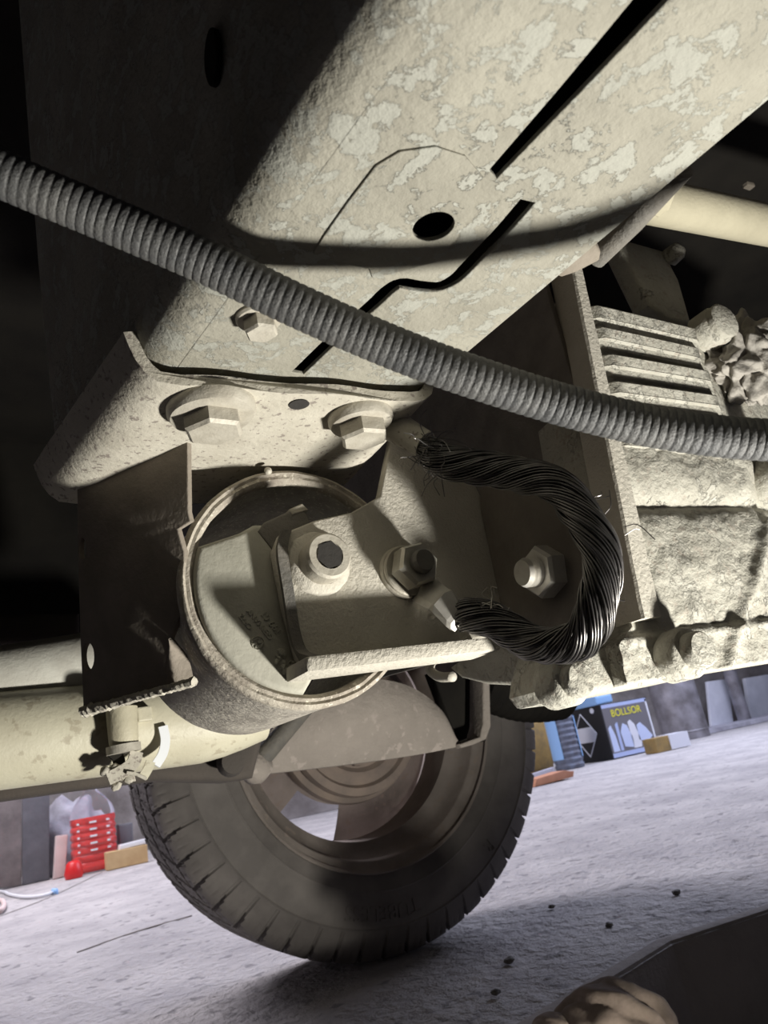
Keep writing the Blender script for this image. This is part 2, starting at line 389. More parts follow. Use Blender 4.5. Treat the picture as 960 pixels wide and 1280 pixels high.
# rounded left corner and tall left wall
def left_wall():
    bm = bmesh.new(); rows = []
    ys = [-0.06+0.01*i for i in range(37)]
    for y in ys:
        x0 = xl(min(y, 0.30))+0.0035; pr = []
        for k in range(9):
            a = k/8*PI/2*0.97; pr.append((x0-RAD*math.sin(a), ZB+RAD*(1-math.cos(a))))
        pr.append((pr[-1][0]-0.004, 0.46)); pr.append((pr[-1][0]-0.004, 0.637))
        rows.append([bm.verts.new((x+noise.noise(V((x*20, y*30, z*30)))*0.0006, y, z)) for x, z in pr])
    for A, B in zip(rows, rows[1:]):
        for j in range(len(A)-1): bm.faces.new((A[j], A[j+1], B[j+1], B[j]))
    return bm_mesh(bm)
link('side_wall', left_wall(), 'beam_paint', beam, smooth=True)
for px_, a_, b_ in (((268, 68), 0.0050, 0.0062),):
    xw = 0.05
    for _ in range(12):      # meet the sloping wall
        c_ = U(px_[0], px_[1], 'x', xw); xw = xl(min(max(c_.y, 0.0), 0.30))+0.0035-RAD-0.004*min(1, max(0, (c_.z-0.366)/0.094))-0.004*min(1, max(0, (c_.z-0.46)/0.177))
    k_ = plate_x([V((xw-0.0012, c_.y+a_*math.cos(t_*PI/12), c_.z+b_*math.sin(t_*PI/12)*(1.0 if t_ < 12 else 1.5))) for t_ in range(24)], 0.0015, 0.0003)
    link('painted_wall_hole', bm_mesh(k_), 'black_under', beam)  # black disc on the wall, the dark of a hole painted on
rw = bmesh.new()
vs = []
for x, y in right: vs.append((V((x, y, ZB+0.002)), V((x-0.004, y, 0.637))))
for (a, b), (c, d) in zip(vs, vs[1:]): rw.faces.new([rw.verts.new(k) for k in (a, c, d, b)])
link('side_wall', bm_mesh(rw), 'bracket_dust_shaded', beam)
link('inner_plate', bm_mesh(box((0.06, -0.043, ZB+0.022), (0.138, 0.26, ZB+0.025))), 'black_under', beam)
# welded-on reinforcement around the hole
ro = pz([(392, 318), (404, 297), (436, 252), (470, 208), (500, 190), (545, 184), (582, 196), (604, 222), (592, 262), (570, 300), (545, 328), (500, 340), (466, 348), (462, 337), (430, 330)], ZB-0.0006)
link('reinforcement_plate', bm_mesh(plate_z(ro, 0.0006, 0.0002, [ell(U(542, 284, 'z', ZB-0.0006), EX, EY, 0.0054, 0.0054)])), 'beam_paint', beam, smooth=35)
rim = lathe([(0.0062, 0.0), (0.0070, 0.0008), (0.0062, 0.0035)], hc, -EZ, 32)
# bolt and washer of the beam
def bolt_down(px, z, r_w, h_w, r_h, h_h, parent, name='bolt', m='bolt_steel', rot=0.0):
    p = U(px[0], px[1], 'z', z) if not isinstance(px, V) else px
    bm = lathe([(0, 0), (r_w, 0), (r_w, h_w*0.55), (r_w*0.93, h_w), (r_h*1.05, h_w*1.15), (0, h_w*1.2)], p, -EZ, 40)
    hexhead(p-EZ*h_w, -EZ, r_h, h_h, rot, bm=bm)
    return link(name, bm_mesh(bm), m, parent, smooth=30)
bolt_down((324, 396), ZB, 0.0068, 0.0014, 0.0049, 0.0045, beam)
tb = bmesh.new(); box(U(372, 470, 'z', ZB-0.001), U(396, 442, 'z', ZB-0.001)+EZ*0.004, tb)
# bar and clip hanging on the beam's right edge
bar = tube([U(744, 322, 'z', 0.362), U(790, 277, 'z', 0.362), U(852, 209, 'z', 0.362)], 0.0036, 16)
link('edge_bar', bm_mesh(bar), 'dark_metal', beam, smooth=40)
cl = plate_z(pz([(690, 345), (712, 322), (745, 308), (752, 318), (750, 328), (720, 342), (700, 348)], ZB+0.002), 0.006, 0.0015)
link('edge_clip', bm_mesh(rough_up(cl, 0.0006, 300)), 'bracket_dust_shaded', beam, smooth=50)

# ================================================================== engine mount: cradle, hanger, sleeve, bush
mount = thing('engine_mount', 'dusty engine mount cradle bolted under the beam with a big sleeve bush', 'engine mount', (0.11, 0.27, 0.25))
ZC = 0.348
def cradle():
    """4.5 mm sheet: flat under the beam, bent up at both ends"""
    bm = bmesh.new(); rows = []
    y0, y1 = 0.203, 0.302; n = 24
    for i in range(n+1):
        f = i/n; y = y0+(y1-y0)*f
        xb = 0.0513-0.019*f            # where the left bend starts
        xr = 0.1375+0.0035*f
        pr = []
        # left flange, from its tip down to the flat, lower side
        tip = [(-0.0112, 0.0168), (-0.0100, 0.0125), (-0.0084, 0.0080), (-0.0060, 0.0042), (-0.0025, 0.0012), (0.0045, 0.0)]
        lo = [(xb+a, ZC+b) for a, b in tip]
        for k in range(1, 16): lo.append((xb+0.0055+(xr-xb-0.0055)*k/16, ZC))
        ae = [(0, 0), (0.005, 0.0008), (0.009, 0.0035), (0.0108, 0.0075), (0.0112, 0.012)]
        lo += [(xr+a*0.87, ZC+b*0.87) for a, b in ae]
        hi = []
        for k, (x, z) in enumerate(lo):
            a = lo[max(k-1, 0)]; b = lo[min(k+1, len(lo)-1)]; t = V((b[0]-a[0], b[1]-a[1])).normalized()
            hi.append((x-t.y*0.0037, z+t.x*0.0037))
        def yy(x, z):
            # far edge is not straight: notch on the right half
            return y
        rows.append([bm.verts.new((x, yy(x, z)+(0.0008*math.sin(x*160) if i == 0 else 0), z+noise.noise(V((x*60, y*60, 0)))*0.0003)) for x, z in lo+hi[::-1]])
    m = len(rows[0])
    for A, B in zip(rows, rows[1:]):
        for j in range(m): bm.faces.new((A[j], A[(j+1) % m], B[(j+1) % m], B[j]))
    bm.faces.new(rows[0]); bm.faces.new(rows[-1][::-1])
    return bm_mesh(bm)
link('cradle_plate', cradle(), 'cradle_dust', mount, smooth=50)
bolt_down((264, 508), ZC, 0.0143, 0.0040, 0.0098, 0.0060, mount, 'mounting_bolt', rot=-0.12)
bolt_down((450, 520), ZC, 0.0118, 0.0036, 0.0090, 0.0064, mount, 'mounting_bolt', rot=-0.05)
hp = U(374, 506, 'z', ZC-0.0004)
link('painted_drain_hole', bm_mesh(lathe([(0, 0), (0.0035, 0)], hp, -EZ, 24)), 'recess_shade', mount)  # flat disc, no opening: the hole's darkness is painted
# hanger: an upright sheet that faces left and towards the camera
H0 = V((0.0363, 0.3170, 0.2686)); HE = (V((0.0678, 0.2706, 0.2686))-H0).normalized()
HU = V((0.033, 0.292, 0.348))-H0; HU = (HU-HE*HU.dot(HE)).normalized(); HN = HE.cross(HU)
def PH(x, y, off=0.0):
    d = FW + RT*((x-CX)/F) - UP*((y-CY)/F); return CAM+d*((H0+HN*off-CAM).dot(HN)/d.dot(HN))
def PT(x, z):     # the sheet at a given height, on the column through pixel x
    y = 600
    for _ in range(40): p = PH(x, y); y += (p.z-z)*1800
    return PH(x, y)
ho = [PT(96, ZC+0.001), PT(234, ZC+0.001)]+[PH(*p) for p in [(235, 640), (238, 652), (222, 662), (230, 690), (230, 760), (214, 796), (209, 820), (208, 861), (150, 876), (104, 891), (100, 800), (97, 700)]]
hh = [[PH(110+7*math.cos(a), 821+17*math.sin(a)) for a in [2*PI*k/20 for k in range(20)]],
      [PH(103+4*math.cos(a), 686+13*math.sin(a)) for a in [2*PI*k/16 for k in range(16)]]]
link('hanger_plate', bm_mesh(plate(ho, hh, H0, HE, HU, 0.0025, 0.0005)), 'bracket_dust_shaded', mount, smooth=35)
def lip_strip():
    a, b = PH(104, 890, 0.001), PH(243, 852, 0.001); n = 60; pts = []; rad = []
    for i in range(n+1):
        f = i/n; pts.append(a+(b-a)*f+V((0, 0, 0.0004*noise.noise(V((i*0.7, 0, 0)))))); rad.append(0.0017+0.0009*max(0, 0.5-f)+0.0009*noise.noise(V((i*0.9, 5, 0)))*max(0.15, 1-f*1.6))
    return bm_mesh(rough_up(tube(pts, rad, 8), 0.0004, 700))
link('hanger_lip', lip_strip(), 'cradle_dust', mount)
# flap curling away from the hanger's lower right corner
fl = bmesh.new(); rows = []
A0 = [PH(213, 797), PH(209, 820), PH(208, 860)]; B0 = [PH(219, 800, -0.002), PH(235, 822, -0.006), PH(243, 852, -0.006)]
for k in range(9):
    f = k/8; rows.append([fl.verts.new(p+(q-p)*f+HN*0.0022*math.sin(f*PI)) for p, q in zip(spline(A0, 6), spline(B0, 6))])
for A, B in zip(rows, rows[1:]):
    for j in range(len(A)-1): fl.faces.new((A[j], B[j], B[j+1], A[j+1]))
link('hanger_flap', bm_mesh(fl), 'bracket_dust_shaded', mount, smooth=True)
SC = V((0.1095, 0.26, 0.299)); SR = 0.0465
slv = lathe([(SR-0.0052, 0.0045), (SR-0.0048, 0.0012), (SR-0.0036, 0.0002), (SR-0.0022, -0.0004), (SR-0.0012, 0.0006), (SR-0.0004, 0.0000), (SR, 0.0014), (SR-0.0006, 0.006), (SR-0.0006, 0.085),
             (SR-0.003, 0.086), (SR-0.0045, 0.084), (SR-0.0045, 0.006)], SC, EY, 96, close=True)
rough_up(slv, 0.00025, 150)
sl_o = link('sleeve', bm_mesh(slv), 'sleeve_metal', mount, smooth=45)
rr_ = lathe([(SR-0.0054, 0.0030), (SR-0.0050, 0.0002), (SR-0.0036, -0.0008), (SR-0.0024, -0.0004), (SR-0.0014, -0.0011), (SR-0.0004, -0.0006), (SR+0.0002, 0.0012), (SR-0.0002, 0.0050)], SC, EY, 120)
link('rim_ring', bm_mesh(rough_up(rr_, 0.0003, 180)), 'rim_dust', mount, smooth=50)
link('weld_bead', bm_mesh(lathe([(0.0009+0.0004, 0), (0.0016, 0.0012), (0.0010, 0.0024), (0.0002, 0.0026)], U(334, 590, 'y', 0.259), -EY, 12)), 'bolt_steel', mount, smooth=True)
# rubber bush: a left lobe inside the sleeve
YB = 0.2575
def arc(c, r, a0, a1, n, Y): return [V((c.x+r*math.cos(math.radians(a0+(a1-a0)*k/n)), Y, c.z+r*math.sin(math.radians(a0+(a1-a0)*k/n)))) for k in range(n+1)]
bo = arc(SC, SR-0.0050, 158, 261, 30, YB)+[U(x, y, 'y', YB) for x, y in [(392, 848), (400, 820), (420, 740), (420, 680), (360, 655), (318, 655), (300, 665)]]
bush = link('rubber_bush', bm_mesh(plate_y(bo, 0.05, 0.002)), 'rubber_dust', mount, smooth=35)
io = py_([(322, 664), (331, 652), (372, 634), (383, 640), (392, 662), (420, 700), (400, 740), (350, 700)], 0.2570)
link('bush_core', bm_mesh(plate_y(io, 0.045, 0.001)), 'dark_metal', mount, smooth=35)
link('core_lit_corner', bm_mesh(plate_y(py_([(362, 636), (378, 629), (386, 637), (366, 643)], 0.2565), 0.006, 0.0006)), 'cradle_dust', mount)  # pale piece added to paint the lit corner of the core
# embossed writing on the bush
def img_dir(px, d, Y):
    p, q = U(px[0], px[1], 'y', Y), U(px[0]+d[0], px[1]+d[1], 'y', Y); return (q-p).normalized()
def emb(s, size, px, d=(-0.62, -0.785)):
    Y = YB-0.0001; e = img_dir(px, d, Y); n = V((0, -1, 0)); u = n.cross(e)
    return link('raised_lettering', text_mesh(s, size, U(px[0], px[1], 'y', Y), e, u, 0.0003), 'rubber_dust', bush)
emb('GERMANY', 0.0029, (325, 780)); emb('CR72', 0.0027, (307, 777)); emb('199 01', 0.0036, (339, 778))
ec = U(322, 804, 'y', YB); eg = lathe([(0.0021, -0.0001), (0.00235, 0.0004), (0.0026, -0.0001)], ec, -EY, 32)
e = img_dir((322, 804), (-0.62, -0.785), YB); u = V((0, -1, 0)).cross(e)
def stroke(p, q, wd=0.0004):
    P, Q = ec+e*p[0]*0.00215+u*p[1]*0.00215, ec+e*q[0]*0.00215+u*q[1]*0.00215
    t = (Q-P).normalized(); s_ = t.cross(EY)*wd/2
    v = [eg.verts.new(k+EY*y) for y in (0.0002, -0.00045) for k in (P+s_, P-s_, Q-s_, Q+s_)]
    for f in ((0, 1, 2, 3), (7, 6, 5, 4), (0, 4, 5, 1), (1, 5, 6, 2), (2, 6, 7, 3), (3, 7, 4, 0)): eg.faces.new([v[k] for k in f])
for p, q in (((-0.42, 0.88), (0, 0.12)), ((0.42, 0.88), (0, 0.12)), ((-0.88, 0.35), (-0.45, -0.85)), ((-0.45, -0.85), (0, 0.02)), ((0, 0.02), (0.45, -0.85)), ((0.45, -0.85), (0.88, 0.35))): stroke(p, q)
link('raised_emblem', bm_mesh(eg), 'rubber_dust', bush)
cr = bmesh.new()
for k in range(46):
    f = random.random(); p = U(350+random.gauss(0, 4)+f*14, 812+f*42, 'y', YB)
    b2 = bmesh.new(); bmesh.ops.create_icosphere(b2, subdivisions=1, radius=random.uniform(0.0004, 0.0015), matrix=Matrix.Translation(p)); rough_up(b2, 0.0005, 900, k); join(cr, b2)
o_ = link('crumbled_rubber', bm_mesh(cr), 'rubber_dust', bush); o_['kind'] = 'stuff'

# ================================================================== mount arm (dust-caked bent plate with flange)
arm = thing('torque_arm', 'dust-caked bent steel torque arm with socket bolt reaching out of the round sleeve', 'mount arm', (0.16, 0.27, 0.27))
YA = 0.252
ao = py_([(342, 688), (350, 668), (395, 650), (440, 640), (475, 620), (490, 545), (545, 545), (582, 580), (606, 630), (628, 760), (634, 792), (385, 836), (372, 822), (356, 760)], YA)
link('face_plate', bm_mesh(plate_y(ao, 0.005, 0.0008)), 'arm_dust', arm, smooth=35)
FD = 0.0155
zf = U(500, 816, 'y', YA-FD).z
fp = bmesh.new(); box((U(383, 828, 'y', YA-FD).x, YA-FD, zf-0.0030), (U(624, 797, 'y', YA-FD).x, YA+0.006, zf+0.0022), fp, bev=0.0012)
rough_up(fp, 0.0004, 300)
link('bottom_flange', bm_mesh(fp), 'arm_dust', arm, smooth=50)
# left edge wall of the bent plate, following the face outline
le = [U(x, y, 'y', YA) for x, y in [(350, 664), (345, 690), (352, 740), (362, 800), (378, 834)]]
lw = bmesh.new(); L_ = spline(le, 6); rows = []
for i, p in enumerate(L_):
    f = i/(len(L_)-1); dpt = 0.002+0.0125*max(0, f-0.86)/0.14
    rows.append([lw.verts.new(V((p.x+dx, YA-d+0.0, p.z))) for dx, d in ((0, 0), (0, dpt), (0.004, dpt), (0.004, 0))])
for A, B in zip(rows, rows[1:]):
    for j in range(4): lw.faces.new((A[j], A[(j+1) % 4], B[(j+1) % 4], B[j]))
lw.faces.new(rows[0]); lw.faces.new(rows[-1][::-1])
link('left_flange', bm_mesh(lw), 'dark_metal', arm, smooth=50)  # dark tone carries the shade of this left-facing edge
# socket bolt
bp = U(398, 705, 'y', YA); bh = 0.0112
sb = lathe([(0.0088, 0), (0.0088, bh*0.9), (0.0079, bh), (0.0053, bh), (0.0050, bh-0.006), (0, bh-0.006)], bp, -EY, 40)
sbo = link('socket_bolt', bm_mesh(sb), 'bolt_steel', arm, smooth=35)
link('bolt_collar', bm_mesh(rough_up(lathe([(0.0125, 0.0), (0.0118, 0.0020), (0.0088, 0.0028)], bp, -EY, 40), 0.0006, 250)), 'arm_dust', arm, smooth=True)
hx = [bp+EY*(-bh-0.0002)+EX*0.0054*math.cos(k*PI/3+0.25)+EZ*0.0054*math.sin(k*PI/3+0.25) for k in range(6)]
hb = bmesh.new(); hb.faces.new([hb.verts.new(p) for p in hx]); link('painted_hex_socket', bm_mesh(hb), 'recess_shade', sbo)  # black hexagon paints the shade inside the socket
# side ear facing left with a nut (the dark lobe)
XE = U(612, 695, 'y', YA).x
ear_o = spline([U(x, y, 'x', XE) for x, y in [(597, 600), (630, 578), (680, 590), (725, 625), (752, 680), (754, 740), (735, 795), (705, 826), (672, 815), (640, 775), (622, 752)]], 4)
ear_o += [U(622, 745, 'x', XE), U(600, 640, 'x', XE)]
link('side_ear', bm_mesh(plate_x(ear_o, 0.005, 0.0012)), 'ear_shaded', arm, smooth=35)
np_ = U(688, 714, 'x', XE)
nb = hexhead(np_, -EX, 0.0100, 0.0072, 0.35)
nut2 = link('ear_nut', bm_mesh(nb), 'bright_steel', arm, label='bright hex nut on the side ear', smooth=25)
link('threaded_end', bm_mesh(ribbed_stud(np_-EX*0.0068, -EX, 0.0056, 0.0068)), 'bright_steel', nut2, smooth=40)

# ================================================================== earth strap
strap = thing('earth_strap', 'dark twisted bare-wire earth strap looping from beam bolt to arm nut', 'earth strap', (0.2, 0.24, 0.3))
lug0 = U(450, 520, 'z', ZC-0.003)
ctr = [UD(524, 556, 0.280), UD(552, 572, 0.276), UD(600, 586, 0.272), UD(650, 592, 0.266), UD(695, 609, 0.258), UD(729, 644, 0.250), UD(749, 690, 0.245), UD(752, 735, 0.243),
       UD(741, 775, 0.245), UD(720, 801, 0.250), UD(690, 809, 0.258), UD(655, 797, 0.266), UD(620, 780, 0.273), UD(588, 768, 0.279), UD(566, 766, 0.283)]
cl_ = spline(ctr, 14); fr = frames(cl_); NL = len(cl_)
ln = [0]
for p, q in zip(cl_, cl_[1:]): ln.append(ln[-1]+(q-p).length)
TURN = -2*PI/0.066; NS = 7
for s_ in range(NS):
    bmS = bmesh.new()
    for wr in range(14):
        pts = []; 
        for i, p in enumerate(cl_):
            x, y, t = fr[i]; a = ln[i]*TURN+2*PI*s_/NS
            mid = min(1, min(i, NL-1-i)/10)
            R1 = 0.0046*(0.60+0.40*mid)+0.0006*math.sin(ln[i]*130+s_)
            R2 = 0.00165*(0.60+0.40*mid)
            rr = R2*(1.0 if wr < 11 else 0.5)*(1+0.10*math.sin(wr*2.7+s_)); b_ = 2*PI*wr/11+ln[i]*25
            rad = x*math.cos(a)+y*math.sin(a); tan = -x*math.sin(a)+y*math.cos(a)
            jit = noise.noise(V((wr*3.1+s_*7, ln[i]*60, 1)))*0.0005
            pts.append(p+rad*(R1+rr*math.cos(b_)+jit)+tan*(rr*1.15*math.sin(b_)))
        tube(pts, 0.00040, 4, bmS)
    link('wire_strand', bm_mesh(bmS), 'wire_steel', strap, smooth=True)
fz = bmesh.new()
def fray(c, nrm, n, ln_, sp):
    for k in range(n):
        p = c+V([random.gauss(0, sp) for _ in range(3)]); d = (nrm+V([random.gauss(0, 0.8) for _ in range(3)])).normalized()
        q = p+d*ln_*random.uniform(0.5, 1.2); m_ = (p+q)/2+V([random.gauss(0, 0.0012) for _ in range(3)])
        tube(spline([p, m_, q], 3), 0.00017, 4, fz)
fray(UD(540, 562, 0.273), -FW*0.6-UP*0.2, 34, 0.011, 0.0024)
fray(UD(545, 585, 0.271), -UP*0.8-RT*0.4, 8, 0.012, 0.002)
fray(UD(763, 660, 0.249), RT+UP*0.3, 3, 0.010, 0.004); fray(UD(768, 745, 0.245), RT, 2, 0.010, 0.003); fray(UD(738, 625, 0.255), RT+UP*0.2, 2, 0.010, 0.002)
fw = link('frayed_wires', bm_mesh(fz), 'wire_steel', strap); fw['kind'] = 'stuff'
fz = bmesh.new(); fray(UD(612, 757, 0.272), UP*0.5-FW, 16, 0.006, 0.0014)
fw = link('frayed_wires', bm_mesh(fz), 'bright_steel', strap); fw['kind'] = 'stuff'
# lug at the beam bolt: flat crimp tube
lug = bmesh.new()
lp0, lp1 = UD(488, 530, 0.288), UD(532, 556, 0.279)
tube([lp0, lp0+(lp1-lp0)*0.15, lp0+(lp1-lp0)*0.7, lp1], [0.0063, 0.0060, 0.0054, 0.0052], 20, lug)
link('crimp_lug', bm_mesh(lug), 'cradle_dust', strap, smooth=50)
# lug at the arm nut: flat tongue bent out
t0, t1, t2 = U(528, 735, 'y', YA-0.004), UD(553, 752, 0.279), UD(572, 778, 0.277)
tg = bmesh.new(); rows = []
side = (t2-t0).cross(-FW).normalized()
for p, wd, th in ((t0, 0.0062, 0.0015), (t0+(t1-t0)*0.8, 0.0052, 0.0020), (t1, 0.0054, 0.0045), (t1+(t2-t1)*0.8, 0.0043, 0.0050), (t2, 0.0033, 0.0045)):
    nn = side.cross((t2-t0).normalized()).normalized()
    rows.append([tg.verts.new(p+side*wd*a+nn*th*b) for a, b in ((-1, -.5), (1, -.5), (1, .1), (0.55, .5), (-0.55, .5), (-1, .1))])
for A, B in zip(rows, rows[1:]):
    for j in range(6): tg.faces.new((A[j], A[(j+1) % 6], B[(j+1) % 6], B[j]))
tg.faces.new(rows[0][::-1]); tg.faces.new(rows[-1])
link('crimp_lug', bm_mesh(tg), 'bright_steel', strap, label='bright flattened crimp lug at the arm nut')
# stud with washers and nut on the arm, holding the lower lug
sp_ = U(505, 716, 'y', YA)
st = washer(sp_, -EY, 0.0108, 0.0020); st = washer(sp_-EY*0.0023, -EY, 0.0102, 0.0017, bm=st)
wo = link('washer_pair', bm_mesh(st), 'bolt_steel', arm, smooth=35)
nt_ = hexhead(sp_-EY*0.0055, -EY, 0.0090, 0.0077, 0.2); nto = link('stud_nut', bm_mesh(nt_), 'nut_steel', arm, smooth=25)
link('threaded_end', bm_mesh(ribbed_stud(sp_-EY*0.013, -EY, 0.0047, 0.0045)), 'dark_metal', nto, smooth=40)

# ================================================================== corrugated hose
hc_px = [(-120, 158, 0.1644), (0, 217, 0.1699), (125, 270, 0.1754), (250, 324, 0.1799), (375, 384, 0.1836), (500, 438, 0.1864), (600, 474, 0.1882), (700, 505, 0.19), (800, 530, 0.19), (880, 543, 0.1891), (960, 550, 0.1882), (1080, 552, 0.1827), (1250, 550, 0.1736), (1450, 560, 0.175), (1800, 600, 0.19)]
hp_ = spline([UD(*k) for k in hc_px], 40)
hl = [0]
for p, q in zip(hp_, hp_[1:]): hl.append(hl[-1]+(q-p).length)
def at_len(s):
    import bisect
    i = min(max(bisect.bisect_left(hl, s), 1), len(hl)-1); f = (s-hl[i-1])/(hl[i]-hl[i-1]); return hp_[i-1]+(hp_[i]-hp_[i-1])*f
PITCH = 0.00215; nr = int(hl[-1]/PITCH); P_, R_ = [], []
for k in range(nr):
    for f, r in ((0.0, 0.00508), (0.13, 0.00524), (0.30, 0.00532), (0.70, 0.00532), (0.87, 0.00524)):
        P_.append(at_len((k+f)*PITCH)); R_.append(r)
hm = tube(P_, R_, 28)
hose = link('corrugated_hose', bm_mesh(hm), 'hose_rubber', smooth=60)
tag(hose, 'black corrugated rubber hose sagging across the foreground under the beam', 'hose')

# ================================================================== gearbox
gb = thing('gearbox', 'dusty cast gearbox casing with cooling ribs and bolt bosses at the right', 'gearbox', (0.3, 0.25, 0.25))
YG, GK = 0.23, 1.15
GT, GB, GC, GU = 0.4402, 0.2421, 0.3180, 0.3570     # top, bottom, crease, upper end of the bulge
_ga, _gb = U(700, 345, 'y', YG), U(780, 760, 'y', YG)
def gx(z): return _gb.x+(_ga.x-_gb.x)*(max(z, 0.267)-_gb.z)/(_ga.z-_gb.z)
def gy(x, z):
    y = YG
    if z > GC: y -= 0.0045*math.sin(min(1, (z-GC)/(GU-GC))*PI)**0.7 if z < GU else 0
    else: y -= 0.0045*math.sin(min(1, (GC-z)/0.062)*PI)**0.7
    if z > 0.410: y += ((z-0.410)/0.030)**2*0.022
    if z < GC-0.006:   # ridges running down to the right-hand boss
        d = (x-0.300)-(z-0.26)*0.95; y -= 0.0022*math.exp(-(d/0.004)**2)
        d2 = (x-0.335)-(z-0.26)*0.70; y -= 0.0016*math.exp(-(d2/0.005)**2)
    y += 0.0018*math.exp(-((z-GC)/0.0040)**2)
    if z < 0.262: y -= 0.003*min(1, (0.262-z)/0.003)
    k = (noise.noise(V((x*60, z*60, 1)))*0.0018)*min(1, (z-GB)/0.008)+noise.noise(V((x*200, z*200, 5)))*0.0007
    if GU < z < 0.408: k *= 0.3
    return y+k
def casing():
    bm = bmesh.new(); N, M = 190, 170; rows = []
    for j in range(M+1):
        z = GB+(GT-GB)*j/M; x0 = gx(z)-(0.012*min(1, (0.264-z)/0.006) if z < 0.264 else 0)
        rows.append([bm.verts.new((x0+(0.56-x0)*(i/N)**1.35, gy(x0+(0.56-x0)*(i/N)**1.35, z)+max(0, x0+(0.56-x0)*(i/N)**1.35-0.34)*0.25, z)) for i in range(N+1)])
    for A, B in zip(rows, rows[1:]):
        for i in range(N): bm.faces.new((A[i], A[i+1], B[i+1], B[i]))
    # underside
    lo = rows[0]; bk = [bm.verts.new((v.co.x, 0.265, v.co.z+0.001)) for v in lo]
    for i in range(N): bm.faces.new((lo[i], bk[i], bk[i+1], lo[i+1]))
    le_ = [bm.verts.new((r_[0].co.x+0.0005, 0.265, r_[0].co.z)) for r_ in rows]
    for j in range(M): bm.faces.new((rows[j][0], rows[j+1][0], le_[j+1], le_[j]))
    return bm_mesh(bm)
link('casing', casing(), 'gearbox_cast', gb, smooth=True)
_xs = _gb.x
link('side_face', bm_mesh(plate_x([V((_xs+0.012, YG+0.004, GT)), V((_xs+0.012, 0.55, 0.52)), V((_xs+0.012, 0.55, 0.290)), V((_xs+0.012, 0.36, 0.280)), V((_xs+0.012, YG+0.004, 0.262))], 0.003, 0.0005)), 'gearbox_side_shaded', gb)
fe = bmesh.new(); zs = [0.266+(GT+0.002-0.266)*k/24 for k in range(25)]; rows = []
for z in zs:
    x = gx(z)-0.0005; wd = 0.0063+0.0040*(GT-z)/0.172
    rows.append([fe.verts.new((x+dx, y+noise.noise(V((z*200, dx*900, y*90)))*0.0003, z)) for dx, y in ((0, YG+0.006), (0, YG-0.0085), (0.001, YG-0.0095), (wd, YG-0.0095), (wd+0.001, YG-0.0085), (wd+0.001, YG+0.006))])
for A, B in zip(rows, rows[1:]):
    for j in range(5): fe.faces.new((A[j], A[j+1], B[j+1], B[j]))
fe.faces.new(rows[-1]); fe.faces.new(rows[0][::-1])
link('edge_flange', bm_mesh(fe), 'arm_dust', gb, smooth=30)
# cooling ribs
ribs = [((728, 385), (868, 418)), ((735, 412), (872, 442)), ((745, 446), (885, 470)), ((752, 480), (895, 500)), ((757, 512), (905, 530)), ((760, 545), (915, 562))]
for k, (p, q) in enumerate(ribs):
    a, b = U(p[0], p[1], 'y', YG), U(q[0], q[1], 'y', YG); rb = bmesh.new(); n = 14; rows = []
    hgt = 0.0100 if k else 0.0115
    for i in range(n+1):
        f = i/n; c = a+(b-a)*f; tp = min(1, min(f, 1-f)*10+0.25)
        rows.append([rb.verts.new((c.x, YG+0.0005-d*tp*1.15, c.z-zz*1.1)) for d, zz in ((-0.002, 0.0), (0.0046, 0.0003), (0.0050, 0.001), (0.0040, hgt*0.52), (0.0042, hgt*0.55), (0.0029, hgt*0.64), (0.0024, hgt*0.97), (-0.002, hgt*0.99))])
    for A, B in zip(rows, rows[1:]):
        for j in range(7): rb.faces.new((A[j], B[j], B[j+1], A[j+1]))
    rb.faces.new(rows[0]); rb.faces.new(rows[-1][::-1])
    link('cooling_rib', bm_mesh(rb), 'gearbox_cast', gb, smooth=40)
def boss(px, Y, r, h, rb_, name='casing_bolt', m='gearbox_cast', ax=-EY):
    c = U(px[0], px[1], 'y', Y)
    bm = lathe([(rb_, -0.008), (rb_, h*0.3), (rb_*0.9, h*0.45), (r, h*0.5), (r, h*0.9), (r*0.88, h), (0, h)], c, ax, 40)
    rough_up(bm, 0.0003, 260, px[0]); return link(name, bm_mesh(bm), m, gb, smooth=45)
boss((852, 818), YG-0.008, 0.0074, 0.0115, 0.0105)
boss((707, 853), YG-0.008, 0.0065, 0.009, 0.0088)
boss((968, 600), YG-0.004, 0.0098, 0.016, 0.0125)
boss((892, 410), YG-0.006, 0.0098, 0.0085, 0.0108)
# bottom rail and hook under the arm
rail = plate_y(py_([(690, 838), (700, 800), (800, 790), (860, 792), (868, 845), (780, 862), (735, 870), (700, 874), (688, 860)], YG+0.004), 0.03, 0.004)
link('bottom_rail', bm_mesh(rail), 'gearbox_cast', gb, smooth=40)
_sx = 0.235
low = plate_x([U(x, y, 'x', _sx) for x, y in [(560, 835), (585, 815), (640, 803), (705, 790), (712, 838), (690, 850), (650, 858), (606, 856), (575, 848)]], 0.02, 0.003)
link('side_rib', bm_mesh(low), 'gearbox_cast', gb, smooth=40)
hk = tube(spline([U(x, y, 'x', _sx-0.003) for x, y in [(592, 811), (562, 816), (541, 826), (538, 838), (550, 846), (566, 846)]], 6), 0.0028, 10)
link('edge_hook', bm_mesh(hk), 'arm_dust', gb, smooth=True)
